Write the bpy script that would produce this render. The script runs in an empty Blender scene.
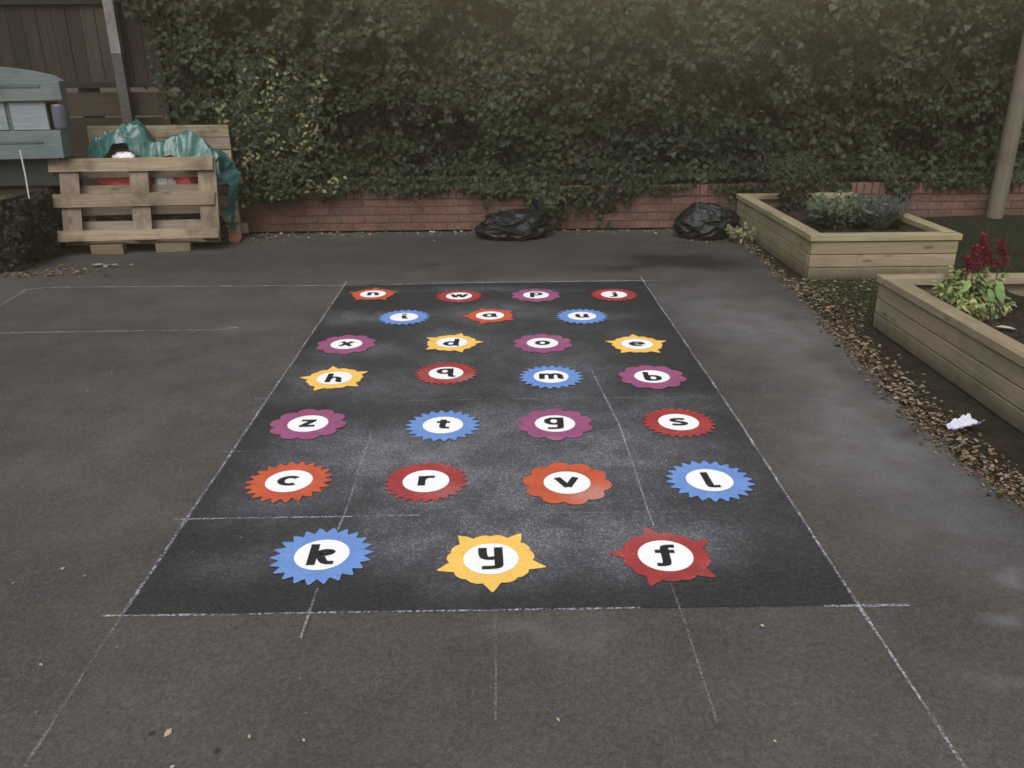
import bpy, bmesh, math, random
from mathutils import Vector, Matrix, noise
random.seed(7)
R = math.radians
scene = bpy.context.scene
COL = scene.collection
rnd = random.random
def ru(a, b): return a + (b - a) * rnd()

# ------------------------------------------------------------------ camera
PITCH, ROLL, YAW, FPX, CAMH = 21.38, -0.469, -0.63, 828.0, 1.5
camd = bpy.data.cameras.new('camera')
cam = bpy.data.objects.new('camera', camd); COL.objects.link(cam)
CM = Matrix.Rotation(R(YAW), 3, 'Z') @ Matrix.Rotation(R(90 - PITCH), 3, 'X') @ Matrix.Rotation(R(ROLL), 3, 'Z')
cam.matrix_world = Matrix.Translation((0, 0, CAMH)) @ CM.to_4x4()
camd.sensor_fit = 'HORIZONTAL'; camd.sensor_width = 36; camd.lens = 36 * FPX / 1024
camd.clip_start = 0.05; camd.clip_end = 500
scene.camera = cam
def G(px, py, z=0.0):
    """real-world ground point surveyed from the photograph"""
    d = CM @ Vector(((px - 512) / FPX, -(py - 384) / FPX, -1))
    t = (z - CAMH) / d.z
    return Vector((d.x * t, d.y * t, z))

# ------------------------------------------------------------------ helpers
class MB:
    def __init__(s): s.v = []; s.f = []; s.t = []; s.uv = []
    def quadpoly(s, pts, tint=(1, 1, 1), uvs=None):
        n = len(s.v); s.v.extend([tuple(p) for p in pts]); s.f.append(tuple(range(n, n + len(pts)))); s.t.append(tint)
        s.uv.append(uvs if uvs else [(p[0], p[1]) for p in pts])
    def face(s, idx, tint, uvs=None):
        s.f.append(tuple(idx)); s.t.append(tint); s.uv.append(uvs if uvs else [(s.v[i][0], s.v[i][1]) for i in idx])
    def box(s, c, size, axis=0, tint=(1, 1, 1), M=None, jit=0.0):
        c = Vector(c); hx, hy, hz = size[0] / 2, size[1] / 2, size[2] / 2
        cs = [Vector((x, y, z)) for x in (-hx, hx) for y in (-hy, hy) for z in (-hz, hz)]
        o = [(axis + 1) % 3, (axis + 2) % 3]; off = ru(0, 50); off2 = ru(0, 50)
        uv = [(p[axis] + off, p[o[0]] + p[o[1]] * 1.13 + off2) for p in cs]
        if jit: cs = [p + Vector((ru(-jit, jit), ru(-jit, jit), ru(-jit, jit))) for p in cs]
        if M is not None: cs = [M @ p for p in cs]
        n = len(s.v); s.v.extend([tuple(c + p) for p in cs])
        for f in ((0, 1, 3, 2), (4, 6, 7, 5), (0, 4, 5, 1), (2, 3, 7, 6), (0, 2, 6, 4), (1, 5, 7, 3)):
            s.f.append(tuple(n + i for i in f)); s.t.append(tint); s.uv.append([uv[i] for i in f])
    def tube(s, pts, rads, seg=8, tint=(1, 1, 1), cap=True):
        pts = [Vector(p) for p in pts]; rings = []
        for i, p in enumerate(pts):
            d = (pts[min(i + 1, len(pts) - 1)] - pts[max(i - 1, 0)]).normalized()
            a = d.orthogonal().normalized() if i == 0 else (pa - d * pa.dot(d)).normalized()
            pa = a; b = d.cross(a); n = len(s.v); r = rads[i] if isinstance(rads, (list, tuple)) else rads
            for k in range(seg):
                t = 2 * math.pi * k / seg; s.v.append(tuple(p + (a * math.cos(t) + b * math.sin(t)) * r))
            rings.append(n)
        for i in range(len(rings) - 1):
            for k in range(seg):
                k2 = (k + 1) % seg
                s.f.append((rings[i] + k, rings[i] + k2, rings[i + 1] + k2, rings[i + 1] + k)); s.t.append(tint)
                s.uv.append([(i * .2, k / seg), (i * .2, (k + 1) / seg), (i * .2 + .2, (k + 1) / seg), (i * .2 + .2, k / seg)])
        if cap:
            for n in (rings[0], rings[-1]):
                s.f.append(tuple(n + k for k in range(seg))); s.t.append(tint); s.uv.append([(0, k / seg) for k in range(seg)])
    def leaf(s, p, out, tip, L, W, tint, fold=.25, kind=0):
        """a folded leaf: base at p, growing along tip, facing out"""
        p = Vector(p); tip = Vector(tip).normalized(); out = Vector(out)
        side = tip.cross(out)
        if side.length < 1e-4: side = tip.orthogonal()
        side.normalize(); nrm = side.cross(tip).normalized()
        if nrm.dot(out) < 0: nrm = -nrm
        if kind == 0:   # ivy-like, broad with lobes
            prof = ((.0, .12), (.12, .5), (.45, .42), (.6, .25))
        elif kind == 1: # oval
            prof = ((.0, .05), (.3, .45), (.65, .38), (.85, .16))
        else:           # narrow
            prof = ((.0, .1), (.3, .5), (.6, .42), (.85, .15))
        mid = [p + tip * (a * L) - nrm * (a * a * L * .12) for a, b in prof] + [p + tip * L - nrm * (L * .2)]
        n = len(s.v)
        for m in mid: s.v.append(tuple(m))
        for sg in (-1, 1):
            q = len(s.v)
            for (a, b), m in zip(prof, mid): s.v.append(tuple(m + side * (sg * b * W) + nrm * (b * W * fold)))
            for i in range(len(prof) - 1):
                f = (n + i, n + i + 1, q + i + 1, q + i)
                s.face(f if sg > 0 else f[::-1], tint, [(0, 0)] * 4)
            f = (n + len(prof) - 1, n + len(prof), q + len(prof) - 1)
            s.face(f if sg > 0 else f[::-1], tint, [(0, 0)] * 3)
    def build(s, name, mat, parent=None, smooth=False, origin=None, bevel=0, sub=0, local=False):
        off = Vector((0, 0, 0))
        q = parent
        if not local:
            while q is not None: off += q.location; q = q.parent
            if parent is None and origin is not None: off = Vector(origin)
        me = bpy.data.meshes.new(name)
        me.from_pydata([(a - off.x, b - off.y, c - off.z) for a, b, c in s.v], [], s.f)
        at = me.attributes.new('tint', 'FLOAT_COLOR', 'FACE')
        fl = []
        for t in s.t: fl.extend((t[0], t[1], t[2], 1))
        at.data.foreach_set('color', fl)
        uvl = me.uv_layers.new(name='UVMap'); fl = []
        for u in s.uv:
            for a in u: fl.extend((a[0], a[1]))
        uvl.data.foreach_set('uv', fl)
        if smooth: me.polygons.foreach_set('use_smooth', [True] * len(s.f))
        me.materials.append(mat); me.update()
        o = bpy.data.objects.new(name, me); COL.objects.link(o)
        if parent is not None: o.parent = parent
        elif origin is not None: o.location = origin
        if bevel:
            m = o.modifiers.new('bevel', 'BEVEL'); m.width = bevel; m.segments = 2; m.limit_method = 'ANGLE'
        return o

def tag(o, label=None, cat=None, group=None, kind=None):
    if label: o['label'] = label
    if cat: o['category'] = cat
    if group: o['group'] = group
    if kind: o['kind'] = kind
    return o
def empty(name, loc, label, cat, group=None, rz=0):
    o = bpy.data.objects.new(name, None); COL.objects.link(o); o.location = loc; o.rotation_euler = (0, 0, rz)
    o.empty_display_size = .1
    return tag(o, label, cat, group)
def vnoise(p, s=1.0, o=3):
    return noise.fractal(Vector(p) * s, 1.0, 2.0, o)

# ------------------------------------------------------------------ materials
class NT:
    """tiny node builder"""
    def __init__(s, name):
        s.m = bpy.data.materials.new(name); s.m.use_nodes = True
        s.t = s.m.node_tree; s.n = s.t.nodes; s.l = s.t.links
        s.b = s.n['Principled BSDF']
    def node(s, kind, **kw):
        n = s.n.new(kind)
        for k, v in kw.items():
            if k.startswith('i_'):
                key = k[2:]
                n.inputs[int(key) if key.isdigit() else key.replace('_', ' ')].default_value = v
            else: setattr(n, k, v)
        return n
    def link(s, a, b): s.l.new(a, b)
    def coord(s, which='Object'):
        if which == 'World':
            return s.node('ShaderNodeNewGeometry').outputs['Position']
        return s.node('ShaderNodeTexCoord').outputs[which]
    def noise(s, vec, scale, detail=4, rough=.55, dist=0):
        n = s.node('ShaderNodeTexNoise', i_Scale=scale, i_Detail=detail, i_Roughness=rough, i_Distortion=dist)
        s.link(vec, n.inputs['Vector']); return n.outputs['Fac']
    def mapv(s, vec, scale=(1, 1, 1), loc=(0, 0, 0)):
        n = s.node('ShaderNodeMapping'); n.inputs['Scale'].default_value = scale; n.inputs['Location'].default_value = loc
        s.link(vec, n.inputs['Vector']); return n.outputs[0]
    def ramp(s, fac, stops):
        n = s.node('ShaderNodeValToRGB'); e = n.color_ramp.elements
        while len(e) < len(stops): e.new(.5)
        for el, (p, c) in zip(e, stops):
            el.position = p; el.color = (c, c, c, 1) if not isinstance(c, tuple) else (*c, 1)
        s.link(fac, n.inputs[0]); return n.outputs[0]
    def mrange(s, v, a, b, c=0, d=1, smooth=True):
        n = s.node('ShaderNodeMapRange', i_1=a, i_2=b, i_3=c, i_4=d)
        if smooth: n.interpolation_type = 'SMOOTHSTEP'
        s.link(v, n.inputs[0]); return n.outputs[0]
    def math(s, op, a, b=None, clamp=False):
        n = s.node('ShaderNodeMath', operation=op, use_clamp=clamp)
        for i, x in enumerate((a, b)):
            if x is None: continue
            if isinstance(x, (int, float)): n.inputs[i].default_value = x
            else: s.link(x, n.inputs[i])
        return n.outputs[0]
    def mix(s, fac, a, b, mode='MIX'):
        n = s.node('ShaderNodeMix', data_type='RGBA', blend_type=mode)
        for key, x in ((0, fac), (6, a), (7, b)):
            if isinstance(x, (int, float)): n.inputs[key].default_value = x
            elif isinstance(x, tuple): n.inputs[key].default_value = (*x, 1)
            else: s.link(x, n.inputs[key])
        return n.outputs[2]
    def attr(s, name='tint'):
        return s.node('ShaderNodeAttribute', attribute_name=name).outputs['Color']
    def bump(s, h, strength=.3, dist=.01):
        n = s.node('ShaderNodeBump', i_Strength=strength, i_Distance=dist)
        s.link(h, n.inputs['Height']); s.link(n.outputs[0], s.b.inputs['Normal'])
    def base(s, c):
        if isinstance(c, tuple): s.b.inputs['Base Color'].default_value = (*c, 1)
        else: s.link(c, s.b.inputs['Base Color'])
    def rough(s, r, spec=None):
        if isinstance(r, (int, float)): s.b.inputs['Roughness'].default_value = r
        else: s.link(r, s.b.inputs['Roughness'])
        if spec is not None: s.b.inputs['Specular IOR Level'].default_value = spec

def gauss_spots(n, P, spots):
    """soft blotches on the real surface: (x, y, rx, ry, strength)"""
    tot = None
    for (x, y, rx, ry, k) in spots:
        v = n.mapv(P, (1 / rx, 1 / ry, 0), (-x / rx, -y / ry, 0))
        l = n.node('ShaderNodeVectorMath', operation='LENGTH'); n.link(v, l.inputs[0])
        g = n.mrange(l.outputs['Value'], 0, 1, k, 0)
        tot = g if tot is None else n.math('ADD', tot, g)
    return tot

def warped(n, P, amt=.25, scale=2.5):
    w = n.node('ShaderNodeTexNoise', i_Scale=scale, i_Detail=4.0); n.link(P, w.inputs['Vector'])
    a = n.node('ShaderNodeVectorMath', operation='SUBTRACT'); n.link(w.outputs['Color'], a.inputs[0]); a.inputs[1].default_value = (.5, .5, .5)
    b = n.node('ShaderNodeVectorMath', operation='SCALE'); n.link(a.outputs[0], b.inputs[0]); b.inputs['Scale'].default_value = amt * 2
    c = n.node('ShaderNodeVectorMath', operation='ADD'); n.link(P, c.inputs[0]); n.link(b.outputs[0], c.inputs[1])
    return c.outputs[0]

def mat_asphalt():
    n = NT('asphalt'); P = n.coord('World')
    big = n.noise(P, .7, 5, .6); med = n.noise(P, 3.2, 6, .65); fine = n.noise(P, 55, 4, .7); grit = n.noise(P, 210, 3, .7)
    c = n.ramp(big, [(.3, (.042, .040, .0395)), (.5, (.056, .0535, .052)), (.72, (.074, .0705, .068))])
    c = n.mix(.55, c, n.ramp(med, [(.25, .24), (.5, .5), (.75, .76)]), 'OVERLAY')
    c = n.mix(.9, c, n.ramp(fine, [(.28, .33), (.5, .5), (.72, .70)]), 'OVERLAY')
    c = n.mix(.9, c, n.ramp(grit, [(.34, .24), (.5, .5), (.66, .80)]), 'OVERLAY')
    c = n.mix(n.mrange(n.noise(P, 1.3, 4, .6), .35, .65, 0, .30), c, (.080, .064, .050))
    near = n.node('ShaderNodeSeparateXYZ'); n.link(P, near.inputs[0])
    c = n.mix(n.math('MULTIPLY', n.mrange(near.outputs[1], .9, 2.3, .55, 0), n.mrange(n.noise(P, 2.0, 4, .6), .3, .7, .5, 1)), c, (.088, .072, .060))
    # pale exposed stones
    vor = n.node('ShaderNodeTexVoronoi', i_Scale=95.0); n.link(P, vor.inputs['Vector'])
    st = n.math('MULTIPLY', n.mrange(vor.outputs['Distance'], .14, .24, 1, 0), n.mrange(n.noise(P, 31, 2), .56, .68))
    c = n.mix(n.math('MULTIPLY', st, .42), c, (.26, .235, .21))
    cr = n.node('ShaderNodeTexVoronoi', i_Scale=120.0); n.link(P, cr.inputs['Vector'])
    bw = n.node('ShaderNodeRGBToBW'); n.link(cr.outputs['Color'], bw.inputs[0])
    c = n.mix(.5, c, n.ramp(bw.outputs[0], [(.15, .32), (.5, .5), (.85, .70)]), 'OVERLAY')
    W = warped(n, P, .22, 2.6)
    # dusty pale patches on the right-hand side, old scuffs
    dust = gauss_spots(n, W, [(1.75, 3.5, .75, .9, .9), (1.65, 4.6, .65, 1.0, .75), (1.5, 2.9, .6, .7, .8), (1.3, 4.9, .5, .9, .5), (1.55, 2.3, .5, .5, .45), (1.6, 2.15, .10, .05, .9), (1.42, 1.93, .12, .05, .7),
                              (1.83, 2.3, .08, .04, .5), (1.12, 5.3, .8, .4, .3), (1.35, 5.65, .5, .2, .35), (.1, 5.85, 1.2, .16, .45), (1.33, 1.7, .15, .05, .5), (2.0, 2.9, .2, .1, .6), (-1.55, 4.85, .5, .2, .35), (-1.4, 4.1, .3, .25, .3), (-1.35, 4.45, .35, .25, .25), (.1, 1.93, .35, .08, .5), (-1.7, 2.7, .9, .8, .10)])
    dust = n.math('MULTIPLY', dust, n.mrange(n.noise(P, 5.0, 5, .62), .28, .72, .40, 1.0))
    c = n.mix(n.math('MULTIPLY', dust, .62, True), c, (.165, .162, .172))
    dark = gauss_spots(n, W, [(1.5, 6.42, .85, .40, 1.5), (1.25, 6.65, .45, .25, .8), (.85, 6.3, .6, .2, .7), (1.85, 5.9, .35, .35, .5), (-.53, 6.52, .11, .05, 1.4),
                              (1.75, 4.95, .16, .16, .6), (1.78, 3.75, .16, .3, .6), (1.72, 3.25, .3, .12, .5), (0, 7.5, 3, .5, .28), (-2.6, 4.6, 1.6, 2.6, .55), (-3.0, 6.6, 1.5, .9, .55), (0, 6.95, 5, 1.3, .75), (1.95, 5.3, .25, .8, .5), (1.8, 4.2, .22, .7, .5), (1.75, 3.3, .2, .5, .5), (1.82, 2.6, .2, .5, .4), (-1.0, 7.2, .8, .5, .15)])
    c = n.mix(n.math('MULTIPLY', dark, .62, True), c, (.014, .013, .012))  # dark stains, plus light falloff to the far and left painted in
    # tiny black tar drips
    vd = n.node('ShaderNodeTexVoronoi', i_Scale=5.0); n.link(P, vd.inputs['Vector'])
    dd = n.math('MULTIPLY', n.mrange(vd.outputs['Distance'], .035, .06, 1, 0), n.mrange(n.noise(P, 1.7, 2), .52, .6))
    c = n.mix(n.math('MULTIPLY', dd, .75), c, (.012, .012, .012))
    n.base(c); n.rough(n.mrange(med, .3, .7, .92, .78), .3)
    h = n.math('ADD', n.math('MULTIPLY', grit, .5), n.math('ADD', n.math('MULTIPLY', fine, .8), n.math('MULTIPLY', st, .4)))
    n.bump(h, .5, .006); return n.m

def mat_panel():
    n = NT('dark_paint'); P = n.coord('World'); W = warped(n, P, .16, 3.2)
    fine = n.noise(P, 60, 4, .7); grit = n.noise(P, 170, 3, .75); med = n.noise(P, 2.2, 5, .6)
    c = n.ramp(med, [(.3, (.015, .0148, .0155)), (.6, (.023, .0227, .0235)), (.75, (.034, .0335, .0345))])
    c = n.mix(.8, c, n.ramp(grit, [(.34, .12), (.5, .5), (.66, .9)]), 'OVERLAY')
    c = n.mix(.8, c, n.ramp(fine, [(.28, .25), (.5, .5), (.72, .78)]), 'OVERLAY')
    spots = [(-.75, 2.95, .5, .4, .6), (-.35, 3.1, .45, .5, .75), (.0, 2.75, .8, .55, .7), (.75, 3.0, .55, .5, .5), (.1, 2.3, .7, .3, .75), (.5, 2.4, .5, .3, .6),
             (-.45, 2.35, .4, .25, .45), (-.8, 2.25, .3, .2, .35), (-.6, 3.8, .45, .3, .55), (-.95, 4.0, .25, .28, .6), (.3, 3.35, .6, .35, .5), (.8, 3.5, .4, .25, .5), (-.1, 3.4, .4, .3, .35),
             (-.85, 5.0, .6, .24, .8), (-.1, 5.1, .55, .35, .65), (-.8, 4.35, .45, .25, .6), (.35, 4.0, .4, .3, .5), (.55, 5.0, .5, .22, .5), (-.3, 4.6, .35, .3, .4), (-.1, 5.65, .9, .12, .55), (-.9, 5.6, .25, .2, .5), (.25, 4.3, .5, .3, .25),
             (.75, 4.6, .25, .3, .3), (-.3, 4.1, .2, .3, .35), (.95, 2.5, .35, .4, .2), (-.05, 2.8, 1.25, 1.0, .50), (0, 4.2, 1.3, 2.0, .38), (-.72, 3.25, .5, .25, .5), (-1.0, 3.75, .3, .25, .5), (.3, 3.7, .4, .25, .4), (.45, 3.05, .45, .3, .4), (-.85, 2.62, .3, .2, .4), (.6, 2.35, .3, .25, .4)]
    mist = gauss_spots(n, W, spots)
    mist = n.math('MULTIPLY', mist, n.mrange(n.noise(P, 6.5, 4, .65), .28, .70, .55, 1.3))
    # mist settles on the tops of the stones: speckled
    vs = n.node('ShaderNodeTexVoronoi', i_Scale=125.0); n.link(P, vs.inputs['Vector'])
    spk = n.math('MULTIPLY', n.mrange(vs.outputs['Distance'], .18, .50, 1, 0), n.mrange(n.noise(P, 60, 3, .7), .38, .60, .05, 1))
    c = n.mix(n.math('MULTIPLY', mist, n.math('ADD', n.math('MULTIPLY', spk, .78), .25), True), c, (.235, .24, .275))
    vor = n.node('ShaderNodeTexVoronoi', i_Scale=80.0); n.link(P, vor.inputs['Vector'])
    st = n.math('MULTIPLY', n.mrange(vor.outputs['Distance'], .1, .2, 1, 0), n.mrange(n.noise(P, 27, 2), .6, .7))
    c = n.mix(n.math('MULTIPLY', st, .3), c, (.3, .29, .28))
    n.base(c); n.rough(n.mrange(med, .3, .7, .80, .58), .42)
    n.bump(n.math('ADD', n.math('MULTIPLY', grit, .6), n.math('ADD', n.math('MULTIPLY', fine, .8), n.math('MULTIPLY', st, .4))), .6, .006)
    # ragged painted edge
    return n.m

def mat_marking(name, col, wear=.12, blotch=.25):
    n = NT(name); P = n.coord('World')
    grit = n.noise(P, 190, 3, .7); med = n.noise(P, 9, 4, .6); big = n.noise(P, 2.1, 3)
    k = n.mrange(med, .3, .7, 1 - blotch, 1 + blotch * .3); c = n.mix(1.0, col, k, 'MULTIPLY')
    c = n.mix(.22, c, n.ramp(grit, [(.34, .25), (.5, .5), (.66, .75)]), 'OVERLAY')
    c = n.mix(n.math('MULTIPLY', n.mrange(grit, .58, .72), n.math('MULTIPLY', n.mrange(big, .35, .65, .25, 1), wear * 2.2)), c, (.05, .05, .05))
    c = n.mix(n.math('MULTIPLY', n.mrange(n.noise(P, 130, 2), .56, .7), n.math('MULTIPLY', n.mrange(n.noise(P, 3.1, 3), .45, .7), wear * 1.6)), c, (.55, .53, .55))
    dst = gauss_spots(n, P, [(.17, 3.12, .16, .10, .55), (.33, 2.68, .16, .13, .55), (-.2, 2.72, .2, .1, .2), (.5, 2.5, .25, .2, .25), (-.15, 3.9, .25, .1, .3), (.5, 4.6, .4, .3, .2)]) if name in ('purple_paint', 'orange_paint', 'red_paint') else None
    if dst is not None: c = n.mix(n.math('MULTIPLY', dst, n.mrange(grit, .35, .6, .25, .9)), c, (.45, .43, .45))
    n.base(c); n.rough(n.mrange(med, .3, .7, .72, .48), .4); n.bump(n.math('ADD', n.math('MULTIPLY', grit, .6), n.noise(P, 75, 3, .6)), .55, .006); return n.m

def mat_chalk(name, opacity):
    n = NT(name); P = n.coord('World')
    a = n.math('MULTIPLY', n.mrange(n.noise(P, 120, 3, .7), .38, .64), n.mrange(n.noise(P, 4.5, 4, .65), .32, .62, .22, 1))
    uv = n.coord('UV'); sx = n.node('ShaderNodeSeparateXYZ'); n.link(uv, sx.inputs[0])
    edge = n.mrange(n.math('ABSOLUTE', n.math('SUBTRACT', sx.outputs[1], .5)), .18, .5, 1, 0)
    a = n.math('MULTIPLY', n.math('MULTIPLY', a, edge), opacity, True)
    n.base((.50, .50, .57)); n.rough(.95, .1); n.link(a, n.b.inputs['Alpha']); return n.m

def mat_wood(name, base, dark, knots=.5, weather=.4, rough=.8):
    n = NT(name); uv = n.coord('UV'); P = n.coord('World')
    g = n.noise(n.mapv(uv, (2.0, 45, 1)), 1.0, 5, .65, .6); g2 = n.noise(n.mapv(uv, (5.0, 160, 1)), 1.0, 3, .6)
    c = n.mix(n.mrange(g, .3, .72), base, dark)
    c = n.mix(.5, c, n.ramp(g2, [(.3, .36), (.5, .5), (.7, .62)]), 'OVERLAY')
    v = n.node('ShaderNodeTexVoronoi', i_Scale=1.0); n.link(n.mapv(uv, (3.2, 9, 1)), v.inputs['Vector'])
    kn = n.mrange(v.outputs['Distance'], .08, .17, 1, 0)
    c = n.mix(n.math('MULTIPLY', kn, knots), c, tuple(x * .35 for x in dark))
    w = n.noise(P, 3.5, 5, .65); c = n.mix(n.math('MULTIPLY', n.mrange(w, .45, .72), weather), c, tuple(x * .45 for x in dark))
    c = n.mix(1.0, c, n.attr(), 'MULTIPLY')
    n.base(c); n.rough(rough, .3); n.bump(n.math('ADD', g, n.math('MULTIPLY', g2, .5)), .35, .004); return n.m

def mat_leaf(name, rough=.5, spec=.4, trans=.15):
    n = NT(name); a = n.attr(); P = n.coord('World')
    c = n.mix(.6, a, n.ramp(n.noise(P, 45, 3), [(.3, .36), (.5, .5), (.7, .64)]), 'OVERLAY')
    n.base(c); n.rough(rough, spec)
    if trans:
        t = n.node('ShaderNodeBsdfTranslucent'); n.link(c, t.inputs[0])
        mx = n.node('ShaderNodeMixShader', i_0=trans); n.link(n.b.outputs[0], mx.inputs[1]); n.link(t.outputs[0], mx.inputs[2])
        n.link(mx.outputs[0], n.n['Material Output'].inputs[0])
    return n.m

def mat_tint(name, rough=.7, spec=.3, nscale=20, namt=.5, bump=.2, bdist=.004, metal=0):
    n = NT(name); a = n.attr(); P = n.coord('World'); f = n.noise(P, nscale, 5, .65)
    c = n.mix(namt, a, n.ramp(f, [(.25, .28), (.5, .5), (.75, .72)]), 'OVERLAY')
    f2 = n.noise(P, nscale * .12, 4, .6); c = n.mix(namt * .8, c, n.ramp(f2, [(.3, .32), (.5, .5), (.7, .66)]), 'OVERLAY')
    n.base(c); n.rough(rough, spec); n.b.inputs['Metallic'].default_value = metal
    if bump: n.bump(f, bump, bdist)
    return n.m

M_ASPHALT = mat_asphalt(); M_PANEL = mat_panel()
M_PAINT = {
    'blue': mat_marking('blue_paint', (.140, .265, .58), .08, .12),
    'purple': mat_marking('purple_paint', (.29, .080, .185), .14, .2),
    'red': mat_marking('red_paint', (.34, .042, .042), .45, .25),
    'orange': mat_marking('orange_paint', (.52, .095, .040), .14, .2),
    'yellow': mat_marking('yellow_paint', (.84, .52, .115), .08, .10),
    'white': mat_marking('white_paint', (.83, .83, .84), .02, .03),
    'black': mat_marking('black_paint', (.014, .015, .017), .06, .2)}
M_CHALK = [mat_chalk('chalk_strong', .9), mat_chalk('chalk_faint', .66), mat_chalk('chalk_ghost', .28)]
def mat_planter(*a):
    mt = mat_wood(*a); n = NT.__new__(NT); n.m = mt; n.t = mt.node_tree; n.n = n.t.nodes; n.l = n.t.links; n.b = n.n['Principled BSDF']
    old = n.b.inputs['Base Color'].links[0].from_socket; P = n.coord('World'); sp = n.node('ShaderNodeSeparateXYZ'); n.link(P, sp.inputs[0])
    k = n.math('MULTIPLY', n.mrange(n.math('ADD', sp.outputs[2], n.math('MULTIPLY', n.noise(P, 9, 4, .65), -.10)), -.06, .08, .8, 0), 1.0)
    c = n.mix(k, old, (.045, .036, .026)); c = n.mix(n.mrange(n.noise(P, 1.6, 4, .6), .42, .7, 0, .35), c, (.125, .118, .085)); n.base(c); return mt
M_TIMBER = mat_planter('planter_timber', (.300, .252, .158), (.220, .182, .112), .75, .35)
M_PALLET = mat_wood('pallet_timber', (.305, .240, .182), (.200, .155, .118), .6, .9)
M_FENCE = mat_wood('fence_timber', (.060, .045, .036), (.032, .024, .020), .3, .5)
M_SLEEPER = mat_wood('dark_timber', (.012, .0105, .0085), (.007, .006, .005), .2, .4)
M_BLUEWOOD = mat_wood('blue_grey_paint', (.150, .172, .165), (.116, .134, .130), .25, .4)
M_IVY = mat_leaf('ivy_leaf', .55, .22, .10)
M_LEAF = mat_leaf('soft_leaf', .6, .22, .2)
M_DRY = mat_leaf('dry_leaf', .8, .15, .1)
M_STEM = mat_tint('stem', .85, .2, 40, .5)
M_SOIL = mat_tint('soil', .95, .1, 30, .9, .8, .02)
M_BRICK = mat_tint('brick', .9, .2, 28, .85, .4, .004)
M_MORTAR = mat_tint('mortar', .95, .1, 50, .7, .4, .004)
M_CONC = mat_tint('concrete', .9, .2, 40, .6, .3)
M_POST = mat_wood('pole_timber', (.165, .138, .098), (.115, .095, .068), .3, .4)
M_PLASTIC = mat_tint('plastic', .42, .4, 12, .3, .1)

# ------------------------------------------------------------------ world and light
world = bpy.data.worlds.new('World'); scene.world = world; world.use_nodes = True
wn = world.node_tree.nodes; wl = world.node_tree.links
sky = wn.new('ShaderNodeTexSky'); sky.sky_type = 'NISHITA'; sky.sun_disc = False
SUN_DIR = Vector((-.18, -.58, .80)).normalized()
sky.sun_elevation = math.asin(SUN_DIR.z); sky.sun_rotation = math.atan2(SUN_DIR.x, SUN_DIR.y)
sky.air_density = 1.0; sky.dust_density = 3.0; sky.ozone_density = 1.0
hs = wn.new('ShaderNodeHueSaturation'); hs.inputs['Saturation'].default_value = .35
wl.new(sky.outputs[0], hs.inputs['Color']); wl.new(hs.outputs[0], wn['Background'].inputs[0])
wn['Background'].inputs[1].default_value = .15
sund = bpy.data.lights.new('sun', 'SUN'); sund.energy = 2.3; sund.angle = R(45); sund.color = (1, .955, .89)
sun = bpy.data.objects.new('sun', sund); COL.objects.link(sun)
sun.rotation_euler = SUN_DIR.to_track_quat('Z', 'Y').to_euler(); sun.location = (3, -6, 9)
scene.cycles.filter_width = 1.6
scene.view_settings.view_transform = 'Standard'; scene.view_settings.look = 'None'; scene.view_settings.exposure = 0

hz = bpy.data.materials.new('lens_veil_haze'); hz.use_nodes = True; ht = hz.node_tree; ht.nodes.remove(ht.nodes['Principled BSDF'])  # added volume imitating a warm lens veil, densest at the upper right
vs_ = ht.nodes.new('ShaderNodeVolumeScatter'); vs_.inputs['Color'].default_value = (1, .84, .50, 1); vs_.inputs['Density'].default_value = .010; vs_.inputs['Anisotropy'].default_value = 0.0
hn = ht.nodes; gp = hn.new('ShaderNodeNewGeometry'); mp = hn.new('ShaderNodeMapping'); mp.inputs['Location'].default_value = (-1.2 / 5.0, -6.4 / 4.0, -3.0 / 2.3); mp.inputs['Scale'].default_value = (1 / 5.0, 1 / 4.0, 1 / 2.3)
ln = hn.new('ShaderNodeVectorMath'); ln.operation = 'LENGTH'; mr = hn.new('ShaderNodeMapRange'); mr.interpolation_type = 'SMOOTHSTEP'
for i, v in enumerate((0, 1, .085, .0036)): mr.inputs[i + 1].default_value = v
ht.links.new(gp.outputs['Position'], mp.inputs[0]); ht.links.new(mp.outputs[0], ln.inputs[0]); ht.links.new(ln.outputs['Value'], mr.inputs[0]); ht.links.new(mr.outputs[0], vs_.inputs['Density'])
scene.cycles.volume_step_rate = 2.0
ht.links.new(vs_.outputs[0], ht.nodes['Material Output'].inputs['Volume'])
m = MB(); m.box((0, 14, 2.45), (40, 36, 5.1), 0); o = m.build('haze', hz, origin=(0, 14, 0)); tag(o, 'added warm haze volume imitating a lens veil in front of the ivy', None, None, 'structure')
# ------------------------------------------------------------------ ground
EDGE = [(1.93, -3.0), (1.93, 1.6), (1.93, 2.44), (1.85, 2.64), (1.81, 2.98), (1.83, 3.45), (1.87, 3.82), (1.93, 4.37), (2.0, 5.17), (2.06, 6.2), (2.12, 7.04), (2.16, 7.78)]
def edge_x(y):
    for (x0, y0), (x1, y1) in zip(EDGE, EDGE[1:]):
        if y0 <= y <= y1: return x0 + (x1 - x0) * (y - y0) / (y1 - y0)
    return EDGE[-1][0] if y > 0 else EDGE[0][0]
m = MB(); m.quadpoly([(-150, -150, -.02), (150, -150, -.02), (150, 150, -.02), (-150, 150, -.02)], (.030, .024, .018))
tag(m.build('ground', M_SOIL), 'bare dark soil around and under the playground', None, None, 'structure')
m = MB()
pts = []
y = -3.0
while y < 7.78:
    pts.append((edge_x(y) + .035 * vnoise((0, y, 0), 4, 4), y)); y += .06
poly = [(-9, -3.0, 0)] + [(x, y, 0) for x, y in pts] + [(2.16, 7.78, 0), (-9, 7.78, 0)]
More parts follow.
